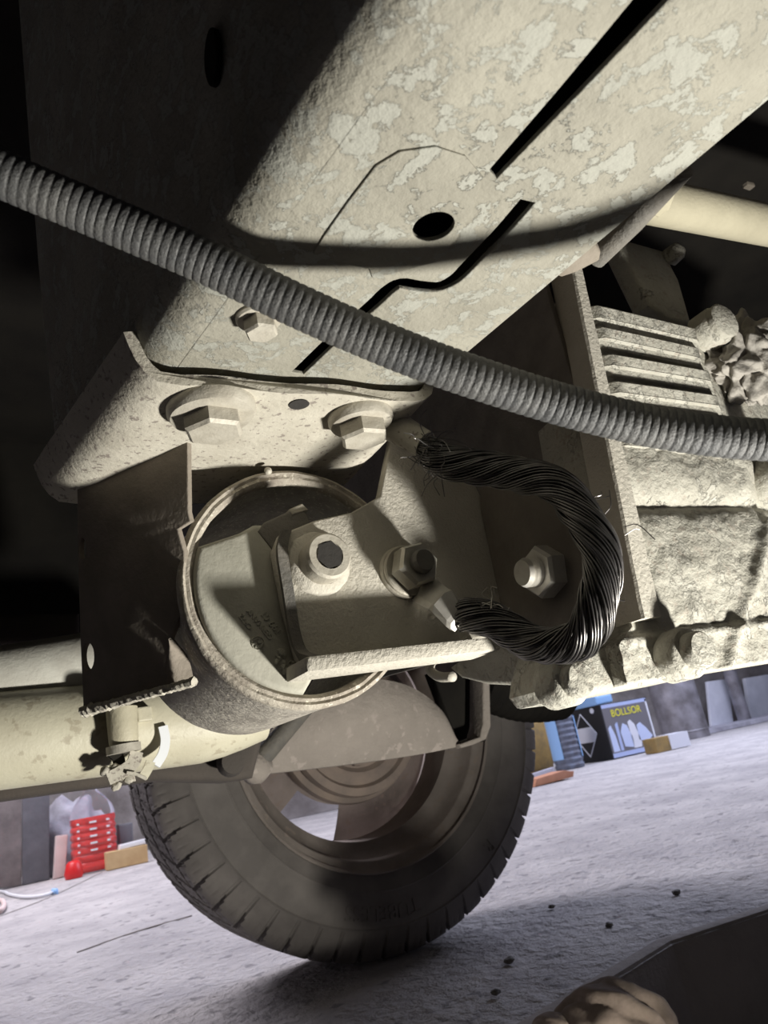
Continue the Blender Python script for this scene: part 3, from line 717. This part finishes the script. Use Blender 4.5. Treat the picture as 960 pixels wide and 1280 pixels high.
# gusset rising behind the ribs
gs = plate_y(py_([(770, 295), (830, 312), (850, 350), (866, 405), (840, 400), (812, 380)], 0.255), 0.014, 0.003)
gso = link('gusset', bm_mesh(gs), 'gearbox_cast', gb, smooth=40)
link('gusset_bolt', bm_mesh(rough_up(lathe([(0.006, 0), (0.0055, 0.007), (0.004, 0.009), (0, 0.0095)], U(837, 322, 'y', 0.255), -EY, 20), 0.0006, 300)), 'gearbox_cast', gb, smooth=True)
gm = bmesh.new(); bmesh.ops.create_icosphere(gm, subdivisions=6, radius=1); _g = U(938, 452, 'y', YG-0.001)
for v in gm.verts:
    q = v.co.copy(); k = 1+noise.noise(q*2.2)*0.32+noise.noise(q*5+V((3, 0, 0)))*0.16-max(0, 0.12-abs(noise.noise(q*1.9+V((0, 7, 0)))))*1.1+noise.noise(q*9)*0.04
    v.co = _g+(EX*q.x*0.030+EY*q.y*0.015+(EZ+EX*0.25)*q.z*0.027)*k
go = link('grease_clump', bm_mesh(gm), 'grime', gb, smooth=True)

# upper right tube
tu = thing('cross_tube', 'thick pale yellow tube running right from behind the beam edge', 'tube', (0.4, 0.22, 0.48))
a, b = U(815, 252, 'y', 0.215), U(1000, 290, 'y', 0.215)
link('tube_body', bm_mesh(tube([a-(b-a)*0.45, a, (a+b)/2, b, b+(b-a)*1.6], 0.0120, 28)), 'tube_paint', tu, smooth=50)
link('tube_collar', bm_mesh(plate_z(pz([(805, 262), (840, 226), (850, 228), (838, 262), (822, 273)], 0.452), 0.004, 0.001)), 'tube_paint', tu)
sm = thing('cable_clip', 'tiny pale clip in the black gap above the yellow tube', 'clip', U(935, 230, 'y', 0.30))
link('clip_body', bm_mesh(rough_up(box(U(935, 230, 'y', 0.30)-V((.005, .003, .004)), U(935, 230, 'y', 0.30)+V((.005, .003, .004)), bev=0.0015), 0.001, 300)), 'bracket_dust_shaded', sm)

# ================================================================== pipes lower left
pp = thing('exhaust_pipe', 'pale yellow pipe pair with clamp and tie, below left of the sleeve', 'pipe', (0.05, 0.5, 0.25))
def along(px0, px1, Y, r, name, m, ext=0.25, ext2=0.0, n=10, prof=None):
    a, b = U(*px0, 'y', Y), U(*px1, 'y', Y); d = (b-a).normalized()
    pts = [a-d*ext+(b-a+d*(ext+ext2))*k/n for k in range(n+1)]
    return link(name, bm_mesh(tube(pts, [r*(prof(k/n) if prof else 1) for k in range(n+1)], 40)), m, pp, smooth=50)
along((0, 858), (110, 838), 0.500, 0.0235, 'upper_tube', 'pipe_grey', 0.4, 0.09)
along((0, 925), (305, 893), 0.485, 0.0265, 'lower_tube', 'pipe_paint', 0.4, 0.012, 40, lambda f: 1-0.35*max(0, (f-0.92)/0.08)**1.5)
ridge = [U(x, y, 'y', 0.470) for x, y in [(-60, 960), (0, 948), (60, 934), (130, 921)]]
link('seam_lip', bm_mesh(tube(spline(ridge, 5), 0.0040, 14)), 'pipe_paint', pp, smooth=True)
cp = tube([U(152, 885, 'y', 0.452), U(153, 905, 'y', 0.452), U(155, 930, 'y', 0.452), U(155, 936, 'y', 0.452)], [0.0085, 0.0082, 0.0078, 0.0064], 24)
link('clamp_post', bm_mesh(cp), 'tube_paint', pp, smooth=40)
link('post_collar', bm_mesh(tube([U(154, 931, 'y', 0.452), U(155, 941, 'y', 0.452)], 0.0092, 20)), 'bolt_steel', pp, smooth=40)
nu = bmesh.new(); c_ = U(180, 893, 'y', 0.457); box(c_-V((.004, .003, .004)), c_+V((.004, .002, .004)), nu, bev=0.0008)
link('clip_block', bm_mesh(nu), 'pipe_paint', pp)
def strip(pxs, Y, wd, th, name, m, lift=0.0):
    P = spline([U(*p, 'y', Y) for p in pxs], 6); bm = bmesh.new(); rows = []; fr_ = frames(P)
    for i, p in enumerate(P):
        t = fr_[i][2]; s_ = t.cross(EY).normalized()
        rows.append([bm.verts.new(p+s_*wd*a-EY*th*b) for a, b in ((-.5, 0), (-.5, 1), (.5, 1), (.5, 0))])
    for A, B in zip(rows, rows[1:]):
        for j in range(4): bm.faces.new((A[j], A[(j+1) % 4], B[(j+1) % 4], B[j]))
    bm.faces.new(rows[0][::-1]); bm.faces.new(rows[-1])
    return link(name, bm_mesh(bm), m, pp, smooth=40)
strip([(203, 908), (206, 925), (203, 942), (194, 957)], 0.4575, 0.0052, 0.002, 'band', 'white_plastic')
strip([(170, 940), (165, 955), (150, 966), (134, 974)], 0.452, 0.0070, 0.003, 'hanger_strap', 'cradle_dust')
strip([(136, 938), (146, 946), (148, 958), (138, 972)], 0.456, 0.0060, 0.003, 'hanger_strap', 'black_under')
strip([(188, 952), (184, 962), (178, 972)], 0.450, 0.0050, 0.002, 'band_buckle', 'pipe_paint')
strip([(158, 966), (170, 968), (183, 974)], 0.448, 0.0016, 0.0012, 'tie_tail', 'cradle_dust')
cg = bmesh.new()
for k in range(12):
    b2 = bmesh.new(); bmesh.ops.create_icosphere(b2, subdivisions=2, radius=random.uniform(0.0015, 0.0032), matrix=Matrix.Translation(U(random.gauss(145, 7), random.gauss(968, 6), 'y', 0.452))); rough_up(b2, 0.0018, 420, k); join(cg, b2)
o_ = link('mud_lump', bm_mesh(cg), 'cradle_dust', pp, smooth=True); o_['kind'] = 'stuff'
# dark member behind the pipes
sf = thing('rear_subframe', 'dark grey subframe member just behind and under the pale pipes', 'subframe', (0.05, 0.56, 0.24))
so = py_([(-150, 900), (300, 870), (335, 905), (318, 972), (290, 976), (200, 974), (100, 986), (-150, 1022)], 0.565)
link('lower_member', bm_mesh(plate_y(so, 0.04, 0.006)), 'frame_dark', sf, smooth=40)
link('upper_member', bm_mesh(plate_y(py_([(-150, 765), (100, 765), (100, 802), (-150, 812)], 0.60), 0.05, 0.006)), 'frame_dark', sf, smooth=40)
bj = lathe([(0, -0.006), (0.008, -0.005), (0.010, 0), (0.008, 0.007), (0, 0.008)], U(288, 953, 'y', 0.55), -EY, 24)
link('stub_bolt', bm_mesh(bj), 'frame_dark', sf, smooth=40)

# ================================================================== suspension arm and strut in front of the wheel
ca = thing('control_arm', 'dusty brown suspension arm in front of the wheel opening', 'control arm', (0.38, 0.75, 0.24))
YC = 0.75
lowc = spline([U(x, y, 'y', YC) for x, y in [(324, 968), (380, 962), (470, 951), (530, 942), (560, 936), (580, 932)]], 8)
uppc = spline([U(x, y, 'y', YC) for x, y in [(322, 945), (352, 895), (420, 855), (495, 856), (545, 885), (572, 928)]], 8)
bm = bmesh.new(); rows = []
for k in range(13):
    f = k/12; rows.append([bm.verts.new(p+(q-p)*f+V((0, -0.022*math.sin(f*PI*0.75)*math.sin(PI*min(1, (n_+2)/(len(lowc)-1)))+noise.noise((p+(q-p)*f)*14)*0.005, 0))) for n_, (p, q) in enumerate(zip(lowc, uppc))])
for k in range(13):
    f = k/12; rows.append([bm.verts.new(p+(q-p)*(1-f)+V((0, 0.02, 0))) for p, q in zip(lowc, uppc)])
for A, B in zip(rows, rows[1:]+rows[:1]):
    for j in range(len(A)-1): bm.faces.new((A[j], A[j+1], B[j+1], B[j]))
link('arm_body', bm_mesh(bm), 'arm_rust', ca, smooth=50)
hkp = plate_y(py_([(575, 930), (600, 921), (604, 905), (604, 830), (612, 830), (614, 908), (608, 924), (592, 931), (577, 935)], YC-0.012), 0.03, 0.002)
link('arm_hook', bm_mesh(hkp), 'arm_rust', ca, smooth=40)
link('arm_gap_sheet', bm_mesh(plate_y(py_([(540, 840), (612, 840), (608, 926), (575, 932)], YC+0.03), 0.02, 0.002)), 'black_under', ca)  # black sheet put in to paint the dark gap beside the arm
_s0, _s1 = U(395, 870, 'y', 0.70), U(326, 948, 'y', 0.70)
bs = tube([_s0+(_s0-_s1)*((0.630-_s0.z)/(_s0.z-_s1.z)), _s0, (_s0+_s1)/2, _s1], [0.0075, 0.0075, 0.0085, 0.0095], 20)
link('strut_rod', bm_mesh(bs), 'dark_metal', ca, smooth=50)
link('ball_joint', bm_mesh(rough_up(lathe([(0, -0.012), (0.012, -0.010), (0.016, 0), (0.013, 0.010), (0, 0.013)], U(318, 958, 'y', 0.70), (0.4, -0.8, 0.3), 28), 0.001, 120)), 'arm_rust', ca, smooth=True)
# dark drive-shaft boot above the wheel's right side
db = thing('drive_shaft', 'black drive shaft boot above the right side of the wheel', 'drive shaft', (0.65, 0.85, 0.3))
q0, q1 = U(600, 846, 'y', 0.83), U(705, 862, 'y', 0.83)
PP = [q0+(q1-q0)*k/24 for k in range(25)]
link('boot', bm_mesh(tube(PP, [0.036+0.004*(k % 2)+0.010*math.sin(k/24*PI) for k in range(25)], 32)), 'black_under', db, smooth=40)

# ================================================================== wheel
WC = V((0.465, 0.0, 0.29))
wheel = thing('road_wheel', 'dusty black-tyred steel road wheel standing on the concrete floor', 'wheel', (WC.x, 1.04, 0))
def ty(rows_fn, NT):
    pass
prof_in = [(0.1875, 0.962), (0.1905, 0.952), (0.198, 0.9465), (0.2065, 0.9435), (0.2085, 0.9418), (0.2105, 0.9432), (0.222, 0.9405), (0.236, 0.940), (0.2485, 0.9425), (0.2505, 0.9412), (0.2525, 0.9432), (0.262, 0.947), (0.272, 0.953)]
def tread_depth(th, f):
    """th in blocks, f 0..1 across the tread"""
    g = 0.0
    for c in (0.22, 0.5, 0.78):
        if abs(f-c-0.012*math.sin(th*2*PI)) < 0.018: g = 0.006
    zz = (th+ (0.35*abs(f-0.5)*4)) % 1.0
    if f < 0.20 or f > 0.80: 
        if zz < 0.13: g = 0.007
    elif (th*1.0+f*2.2) % 1.0 < 0.11: g = max(g, 0.006)
    if (th*3+f*2) % 1.0 < 0.09 and not (0.2 < f < 0.24): g = max(g, 0.002)
    return g
NB, PER = 55, 16; NT = NB*PER; NY = 44
tb_ = bmesh.new(); cols = []
for i in range(NT):
    th = 2*PI*i/NT; ct, st_ = math.cos(th), math.sin(th); col = []; bt = i/PER
    ring = list(prof_in)
    pts = []
    for r, y in ring:
        if r > 0.258 and ((bt+0.7) % 1.0) < 0.13: y += 0.003; 
        pts.append((r, y))
    for j in range(NY+1):
        f = j/NY; y = 0.957+f*(1.131-0.957); e_ = abs(2*f-1); r = 0.2895-0.010*max(0, (e_-0.78)/0.22)**2-0.0012*e_
        pts.append((r-tread_depth(bt, f), y))
    for r, y in reversed(prof_in): pts.append((r, 2*1.044-y))
    for r, y in pts:
        x, z = r*ct, r*st_
        z_ = max(WC.z+z, 0.0)
        col.append(tb_.verts.new((WC.x+x, y, z_)))
    cols.append(col)
for A, B in zip(cols, cols[1:]+cols[:1]):
    for j in range(len(A)-1): tb_.faces.new((A[j], A[j+1], B[j+1], B[j]))
tyre = link('tyre', bm_mesh(tb_), 'tyre_rubber', wheel, smooth=32)
def side_text(s, size, ang0, r0):
    def bend(co):   # reads with the letter tops outwards, on the inner sidewall facing -Y
        a = math.radians(ang0)-co.x/r0; r = r0+co.y
        ys = 0.9412
        return V((WC.x+r*math.cos(a), ys-co.z-0.0003, WC.z+r*math.sin(a)))
    return link('raised_lettering', text_mesh(s, size, None, None, None, 0.0022, bend), 'tyre_rubber', tyre)
side_text('TUBELESS', 0.024, 263, 0.232)
side_text('R', 0.024, 307, 0.236)
rp = [(0.1860, 0.9500), (0.1915, 0.9475), (0.1935, 0.9505), (0.1920, 0.9560), (0.1875, 0.9600), (0.1850, 0.9640), (0.1800, 0.9660), (0.1775, 0.9700), (0.1760, 0.9850), (0.1660, 0.9950), (0.1560, 1.0050), (0.1540, 1.0600), (0.1640, 1.0780), (0.1760, 1.0900), (0.1850, 1.1280), (0.1930, 1.1340), (0.1860, 1.1380)]
rb_ = lathe([(r-0.003*(i > 0), y) for i, (r, y) in enumerate(rp)], WC, EY, 96)
rimo = link('rim_barrel', bm_mesh(rb_), 'rim_steel', wheel, smooth=40)
dk = bmesh.new(); NA, NR = 120, 14; rows = []
for i in range(NA):
    a = 2*PI*i/NA; rows.append([])
    for j in range(NR+1):
        r = 0.03+(0.160-0.03)*j/NR; f = j/NR; y = 1.070-0.018*math.sin(f*PI)*1.2+0.012*f
        rows[-1].append(dk.verts.new((WC.x+r*math.cos(a), y, WC.z+r*math.sin(a))))
for i in range(NA):
    deg = (i+0.5)*360/NA
    for j in range(NR):
        win = any(abs((deg-c+180) % 360-180) < 19 for c in (243, 153, 63)) and 8 <= j < 13
        if not win: dk.faces.new((rows[i][j], rows[(i+1) % NA][j], rows[(i+1) % NA][j+1], rows[i][j+1]))
bmesh.ops.solidify(dk, geom=dk.faces[:], thickness=0.004)
link('rim_disc', bm_mesh(dk), 'rim_steel', wheel, smooth=40)
dr = lathe([(0, 0.985), (0.035, 0.985), (0.045, 0.992), (0.060, 0.994), (0.066, 0.988), (0.072, 0.994), (0.082, 0.996), (0.086, 0.990), (0.096, 0.992), (0.098, 1.005), (0.092, 1.012), (0.104, 1.016), (0.106, 1.028), (0.100, 1.05), (0.03, 1.06)], V((WC.x+0.0, 0, WC.z)), EY, 72)
link('brake_drum', bm_mesh(dr), 'drum_rust', wheel, smooth=40)
for k in range(6):
    a = math.radians(20+60*k); c_ = V((WC.x+0.05*math.cos(a), 0.992, WC.z+0.05*math.sin(a)))
    link('hub_bolt', bm_mesh(hexhead(c_, -EY, 0.009, 0.008, k)), 'drum_rust', wheel)

# ================================================================== glove on the pit ledge
gl = thing('work_glove', 'crumpled brown canvas work glove at the edge of the pit', 'glove', (0.47, 0.53, -0.115))
def blob(px, Y, rx, ry, rz, seed, wr=0.006):
    c = U(px[0], px[1], 'y', Y); bm = bmesh.new(); bmesh.ops.create_icosphere(bm, subdivisions=5, radius=1)
    for v in bm.verts:
        q = v.co.copy(); wv = abs(math.sin(q.x*5.0+q.y*2.5+noise.noise(q*1.6)*2.0))*0.16-0.10+noise.noise(q*1.4+V((seed, 0, 0)))*0.10+noise.noise(q*7)*0.02
        v.co = c+V((q.x*rx, q.y*ry, q.z*rz))*(1+wv*wr/0.006)
    return bm_mesh(bm)
link('palm', blob((768, 1290), 0.505, 0.043, 0.042, 0.031, 1), 'canvas', gl, smooth=True)
link('thumb', blob((692, 1287), 0.52, 0.015, 0.018, 0.010, 4, 0.002), 'canvas', gl, smooth=True)
cu_ = tube(spline([U(812, 1262, 'y', 0.49), U(826, 1274, 'y', 0.49), U(836, 1292, 'y', 0.49)], 6), 0.004, 10)
link('cuff_seam', bm_mesh(cu_), 'white_paint', gl, smooth=True, label='pale frayed cuff seam')

# ================================================================== background clutter, left of the wheel
def slab(name, pxs, Y, th, m, label, cat, bev=0.004, group=None, base=0.0):
    p = py_(pxs, Y); zmin = min(k.z for k in p); p = [k-V((0, 0, zmin-base)) for k in p]
    return tag(link(name, bm_mesh(plate_y(p, th, bev)), m, smooth=35), label, cat, group)
YL = 4.2
slab('wooden_board', [(-60, 1118), (27, 1109), (27, 955), (-60, 960)], YL, 0.03, 'old_wood', 'wide brown-grey board standing at the far left edge', 'board')
slab('wooden_board', [(28, 1108), (62, 1101), (62, 955), (28, 955)], YL, 0.035, 'grey_wood', 'narrow slate-grey board standing beside the jug of red fluid', 'board')
slab('timber_offcut', [(67, 1100), (82, 1096), (85, 1044), (70, 1046)], YL-0.05, 0.06, 'pink_wood', 'thin pale timber offcut upright left of the red jug', 'timber')
rg = bmesh.new(); c_ = U(82, 1030, 'y', YL+0.2); bmesh.ops.create_icosphere(rg, subdivisions=4, radius=1)
for v in rg.verts:
    q = v.co.copy(); v.co = V((c_.x, c_.y, 0.17))+V((q.x*0.17, q.y*0.1, q.z*0.17))*(1+noise.noise(q*2)*0.3+noise.noise(q*6)*0.12)
tag(link('cement_sack', bm_mesh(rg), 'cement', smooth=True), 'lumpy pale grey sack behind the red jug', 'sack')
# jug of red fluid
J = U(119, 1089, 'y', 4.1); J.z = 0.0
jug = thing('fluid_jug', 'clear plastic jug of bright red fluid with a blue cap', 'jug', J)
def sq_ring(r, z, n=32, e=4):
    out = []
    for k in range(n):
        a = 2*PI*k/n; c, s_ = math.cos(a), math.sin(a); m_ = (abs(c)**e+abs(s_)**e)**(-1/e); out.append(J+V((c*m_*r, s_*m_*r, z)))
    return out
def skin(rings, cap=True):
    bm = bmesh.new(); rr = [[bm.verts.new(p) for p in R] for R in rings]; n = len(rr[0])
    for A, B in zip(rr, rr[1:]):
        for k in range(n): bm.faces.new((A[k], A[(k+1) % n], B[(k+1) % n], B[k]))
    if cap: bm.faces.new(rr[0][::-1]); bm.faces.new(rr[-1])
    return bm_mesh(bm)
bodyr = [(0.090, 0.0), (0.098, 0.012)]
for k in range(6): bodyr += [(0.098, 0.035+k*0.032), (0.093, 0.045+k*0.032), (0.098, 0.055+k*0.032)]
bodyr += [(0.097, 0.25), (0.088, 0.28), (0.060, 0.325), (0.030, 0.352), (0.026, 0.372)]
link('jug_body', skin([sq_ring(r, z, e=4 if z < 0.3 else 2.4) for r, z in bodyr]), 'clear_plastic', jug, smooth=50)
link('red_fluid', skin([sq_ring(r-0.004, max(z, 0.004)) for r, z in bodyr if z < 0.236]+[sq_ring(0.093, 0.238)]), 'red_fluid', jug, smooth=50)
for k in range(4): link('moulded_rib', skin([[p+V((0, 0, dz))+((p-J).normalized()*dr_ if True else V()) for p in sq_ring(0.0975, 0.075+k*0.036)] for dz, dr_ in ((0, 0), (0.002, 0.003), (0.006, 0.003), (0.008, 0))], False), 'clear_plastic', jug)
jd = V((-J.x, -J.y, 0)).normalized(); js = jd.cross(EZ)
for k in range(5):
    for u_, wd in ((-0.075, 0.010), (-0.01, 0.030), (0.055, 0.014)):
        c_ = J+V((u_, -0.0985, 0.095+k*0.030)); link('jug_highlight', bm_mesh(box(c_-V((wd/2, 0.002, 0.004)), c_+V((wd/2, 0.002, 0.004)))), 'white_plastic', jug)  # white bars paint highlights on the jug's front
cb = lathe([(0, 0.395), (0.030, 0.395), (0.032, 0.390), (0.032, 0.366), (0.026, 0.364)], J, EZ, 28); link('cap', bm_mesh(cb), 'blue_plastic', jug, smooth=40)
hd = tube(spline([J+V((-0.04, -0.02, 0.385)), J+V((-0.02, -0.03, 0.41)), J+V((0.03, -0.03, 0.405)), J+V((0.05, -0.01, 0.37))], 6), 0.005, 8); link('carry_handle', bm_mesh(hd), 'blue_plastic', jug, smooth=True)
rb2 = U(92, 1086, 'y', 3.90); rb2.z = 0
tag(link('red_cap', bm_mesh(lathe([(0, 0.0), (0.035, 0.0), (0.04, 0.02), (0.03, 0.06), (0.02, 0.07), (0, 0.072)], rb2, EZ, 24)), 'red_plastic', smooth=40), 'small dark red plastic cap on the floor by the jug foot', 'cap')
wb = bmesh.new(); p0 = U(130, 1085, 'y', 4.0); p1 = U(180, 1075, 'y', 4.0); box((p0.x, 3.89, 0), (p1.x, 3.97, 0.075), wb, bev=0.003)
wbk = link('wood_block', bm_mesh(wb), 'new_wood'); tag(wbk, 'yellow pine block lying between red jug and tyre', 'wood block')
slab('flat_box', [(150, 1064), (182, 1056), (182, 1050), (150, 1058)], 3.90, 0.06, 'white_plastic', 'flat white box on top of the yellow pine block', 'box', 0.002, base=0.075)
slab('grey_can', [(148, 1052), (166, 1048), (164, 1000), (146, 1003)], 4.15, 0.08, 'grey_wood', 'grey-blue canister standing behind the pine block', 'canister', 0.01)
# cable on the floor
kp = [U(x, y, 'z', 0.006) for x, y in [(-40, 1112), (0, 1114), (12, 1118), (30, 1121), (50, 1120), (66, 1116)]]
kt = thing('power_cord', 'thin white cord with a blue plug across the floor at far left', 'cord', kp[0])
link('cord_line', bm_mesh(tube(spline(kp, 6), 0.006, 8)), 'white_plastic', kt, smooth=True)
link('plug', bm_mesh(tube([kp[-1], kp[-1]+(kp[-1]-kp[-2])*0.35], [0.016, 0.012], 10)), 'label_blue', kt, smooth=True)
k2 = [U(x, y, 'z', 0.008) for x, y in [(0, 1139), (5, 1133), (3, 1126), (-6, 1125)]]
tag(link('cord_loop', bm_mesh(tube(spline(k2, 6), 0.008, 8)), 'pink_wood', smooth=True), 'small beige loop of cord at the left frame edge', 'cord')
slab('wood_block', [(372, 1040), (392, 1040), (388, 1014), (376, 1018)], 1.9, 0.05, 'pink_wood', 'small pale block seen through the wheel opening', 'wood block')

# ================================================================== background clutter, right of the wheel
YR = 3.8
slab('brown_sack', [(640, 952), (690, 944), (690, 880), (640, 885)], YR+0.25, 0.10, 'sack_brown', 'ochre brown sack right beside the tyre', 'sack', 0.03)
bl = thing('ribbed_bottle', 'blue and grey ribbed bottle left of the black carton', 'bottle', U(708, 945, 'y', YR+0.05))
c_ = U(709, 943, 'y', YR+0.05); c_.z = 0; prf = [(0, 0.0), (0.085, 0.0)]
for k in range(9): prf += [(0.090, 0.02+k*0.034), (0.083, 0.034+k*0.034)]
prf += [(0.08, 0.33), (0.03, 0.40), (0.028, 0.42), (0, 0.42)]
link('bottle_body', bm_mesh(lathe(prf, c_, EZ, 32)), 'sack_dark', bl, smooth=40)
link('wrap_label', bm_mesh(lathe([(0.092, 0.06), (0.092, 0.30)], c_, EZ, 16, a0=math.radians(120), a1=math.radians(215))), 'label_blue', bl)
link('wrap_label', bm_mesh(lathe([(0.0925, 0.06), (0.0925, 0.30)], c_, EZ, 16, a0=math.radians(-60), a1=math.radians(0))), 'label_blue', bl)
slab('clay_brick', [(664, 963), (712, 951), (713, 944), (700, 943), (666, 953)], 3.1, 0.10, 'brick_clay', 'flat orange clay brick on the floor left of the carton', 'brick', 0.003)
slab('timber_offcut', [(650, 955), (689, 943), (687, 937), (652, 948)], 3.6, 0.03, 'cement', 'thin grey stick lying behind the orange brick', 'timber', 0.002)
# carton
K0 = U(767, 950, 'y', YR); K0.z = 0; K1 = U(825, 936, 'y', YR); KH = 0.335; KX = K1.x; KD = 0.38
ct = thing('carton', 'black picture carton with white diamond sign on its side', 'carton', (K0.x, YR, 0))
link('carton_box', bm_mesh(box((K0.x, YR, 0), (KX, YR+KD, KH), bev=0.003)), 'carton_black', ct)
def face_y(u0, u1, v0, v1, off, m, name):
    return link(name, bm_mesh(box((K0.x+(KX-K0.x)*u0, YR-off, KH*v0), (K0.x+(KX-K0.x)*u1, YR+0.0005, KH*v1))), m, ct)
face_y(0.02, 0.98, 0.03, 0.97, 0.0010, 'carton_grey', 'front_print')
face_y(0.02, 0.98, 0.92, 0.985, 0.0016, 'carton_blue', 'top_stripe'); face_y(0.02, 0.70, 0.02, 0.10, 0.0016, 'carton_blue', 'bottom_stripe')
face_y(0.95, 0.985, 0.05, 0.97, 0.0016, 'carton_white', 'edge_stripe')
def pic(pts, m):
    q = [V((K0.x+(KX-K0.x)*a, YR-0.0030, KH*b)) for a, b in pts]
    return link('printed_shape', bm_mesh(plate_y(q, 0.0012, 0.0001)), m, ct)
pic([(0.05, 0.12), (0.05, 0.55), (0.11, 0.60), (0.16, 0.40), (0.18, 0.12)], 'print_pale')
pic([(0.30, 0.18), (0.28, 0.45), (0.36, 0.60), (0.44, 0.55), (0.50, 0.30), (0.48, 0.14)], 'print_pale')
pic([(0.48, 0.12), (0.47, 0.60), (0.53, 0.64), (0.60, 0.55), (0.66, 0.20), (0.64, 0.12)], 'carton_white')
pic([(0.62, 0.25), (0.64, 0.52), (0.72, 0.56), (0.82, 0.45), (0.92, 0.28), (0.80, 0.18)], 'print_pale')
pic([(0.20, 0.12), (0.20, 0.60), (0.26, 0.64), (0.26, 0.12)], 'carton_blue')
tx = text_mesh('BOLLSOR', 0.062, (K0.x+(KX-K0.x)*0.50, YR-0.0030, KH*0.80), EX, EZ, 0.0005)
link('printed_lettering', tx, 'print_yellow', ct)
def side_poly(pts, m, off=0.003, name='printed_shape', wd=None):
    ctr_ = V((K0.x-off, YR+KD*0.52, KH*0.50)); q = [ctr_+V((0, a*KD*0.5, b*KH*0.5)) for a, b in pts]
    bm = bmesh.new()
    if wd:
        for a, b in zip(q, q[1:]+q[:1]): tube([a, b], wd, 4, bm)
    else:
        bm.free(); bm = plate_x(q, 0.0012, 0.0001)
    return link(name, bm_mesh(bm), m, ct)
side_poly([(0, 0.80), (0.58, 0), (0, -0.80), (-0.58, 0)], 'carton_white', 0.001, 'diamond_outline', 0.004)
side_poly([(-0.36, 0.28), (0.36, 0.28), (0.58, 0), (0.36, -0.28), (-0.36, -0.28), (-0.58, 0)], 'carton_white', 0.003, 'diamond_band')
side_poly([(-0.62+0.1*math.cos(a), 0.84+0.1*math.sin(a)) for a in [2*PI*k/12 for k in range(12)]], 'carton_white', 0.003, 'round_mark')
bb = bmesh.new(); box((K0.x, YR+0.02, KH), (K0.x+0.14, YR+0.30, KH+0.06), bb, bev=0.01)
tag(link('blue_bag', bm_mesh(rough_up(bb, 0.008, 14)), 'label_blue'), 'crumpled pale blue bag lying on top of the carton', 'bag')
p0, p1 = U(806, 938, 'y', 3.6), U(846, 930, 'y', 3.6)
wb = bmesh.new(); box((p0.x, 3.5, 0), (p1.x, 3.6, 0.085), wb, bev=0.003)
wo_ = thing('wood_block', 'short wood block with white end in front of the picture carton', 'wood block', (p0.x, 3.5, 0))
link('block_body', bm_mesh(wb), 'sack_brown', wo_)
link('painted_end', bm_mesh(box((p0.x+(p1.x-p0.x)*0.42, 3.494, 0.002), (p1.x+0.004, 3.602, 0.089))), 'carton_white', wo_)
c_ = U(858, 922, 'y', 4.25); c_.z = 0
tag(link('steel_drum', bm_mesh(lathe([(0, 0), (0.17, 0), (0.17, 0.05), (0.175, 0.055), (0.17, 0.06), (0.17, 0.62), (0.16, 0.64), (0, 0.64)], c_, EZ, 40)), 'galvanised', smooth=40), 'dull grey metal drum standing right of the picture carton', 'drum')
slab('white_board', [(886, 898), (913, 893), (906, 835), (880, 838)], 4.7, 0.03, 'white_paint', 'whitewashed board leaning right of the grey drum', 'board')
slab('brown_board', [(912, 894), (926, 892), (916, 830), (903, 832)], 4.80, 0.03, 'old_wood', 'narrow brown board behind the grey pole', 'board')
c_ = U(931, 900, 'y', 4.6); c_.z = 0
tag(link('steel_pole', bm_mesh(lathe([(0, 0), (0.055, 0), (0.055, 0.7), (0, 0.7)], c_, EZ, 28)), 'galvanised', smooth=40), 'upright grey steel pole between brown board and white sheet', 'pole')
slab('enamel_sheet', [(938, 893), (1010, 880), (1005, 830), (930, 842)], 4.9, 0.04, 'white_paint', 'large white enamel sheet at the right frame edge', 'sheet')
pl = bmesh.new(); q = U(878, 914, 'y', 4.35); box((q.x, 4.3, 0), (q.x+2.4, 4.7, 0.035), pl, bev=0.004)
tag(link('floor_plank', bm_mesh(pl), 'cement'), 'low grey plank on the floor below the white board and pole', 'plank')
tb2 = lathe([(0, 0.0), (0.05, 0.0), (0.05, 0.03), (0, 0.035)], c_+V((-0.75, -0.35, 0.64)), EZ, 20)
dr_c = U(858, 922, 'y', 4.25)
tag(link('teal_lid', bm_mesh(lathe([(0, 0.64), (0.07, 0.64), (0.07, 0.67), (0, 0.675)], V((dr_c.x-0.05, 4.22, 0)), EZ, 20)), 'teal_plastic', smooth=40), 'small teal plastic lid on top of the grey drum', 'lid')
# loose stones on the floor
for k, (x, y, s_) in enumerate([(637, 1203, 0.005), (620, 1243, 0.004), (690, 1135, 0.004), (846, 1118, 0.005), (762, 1158, 0.004)]):
    p = U(x, y, 'z', 0); b2 = bmesh.new(); bmesh.ops.create_icosphere(b2, subdivisions=2, radius=s_)
    for v in b2.verts: v.co = V((p.x, p.y, s_*0.5))+V((v.co.x*1.3, v.co.y, v.co.z*0.7))*(1+noise.noise(v.co*400+V((k, 0, 0)))*0.4)
    tag(link('loose_stone', bm_mesh(b2), 'dark_metal'), ['loose stone nearest the tyre foot, dark and pointed', 'loose stone closest to the glove', 'dark loose stone right of the tyre, small', 'loose stone closest to the right frame edge', 'dark loose stone just above the pit corner'][k], 'stone', 'loose stones on the floor')
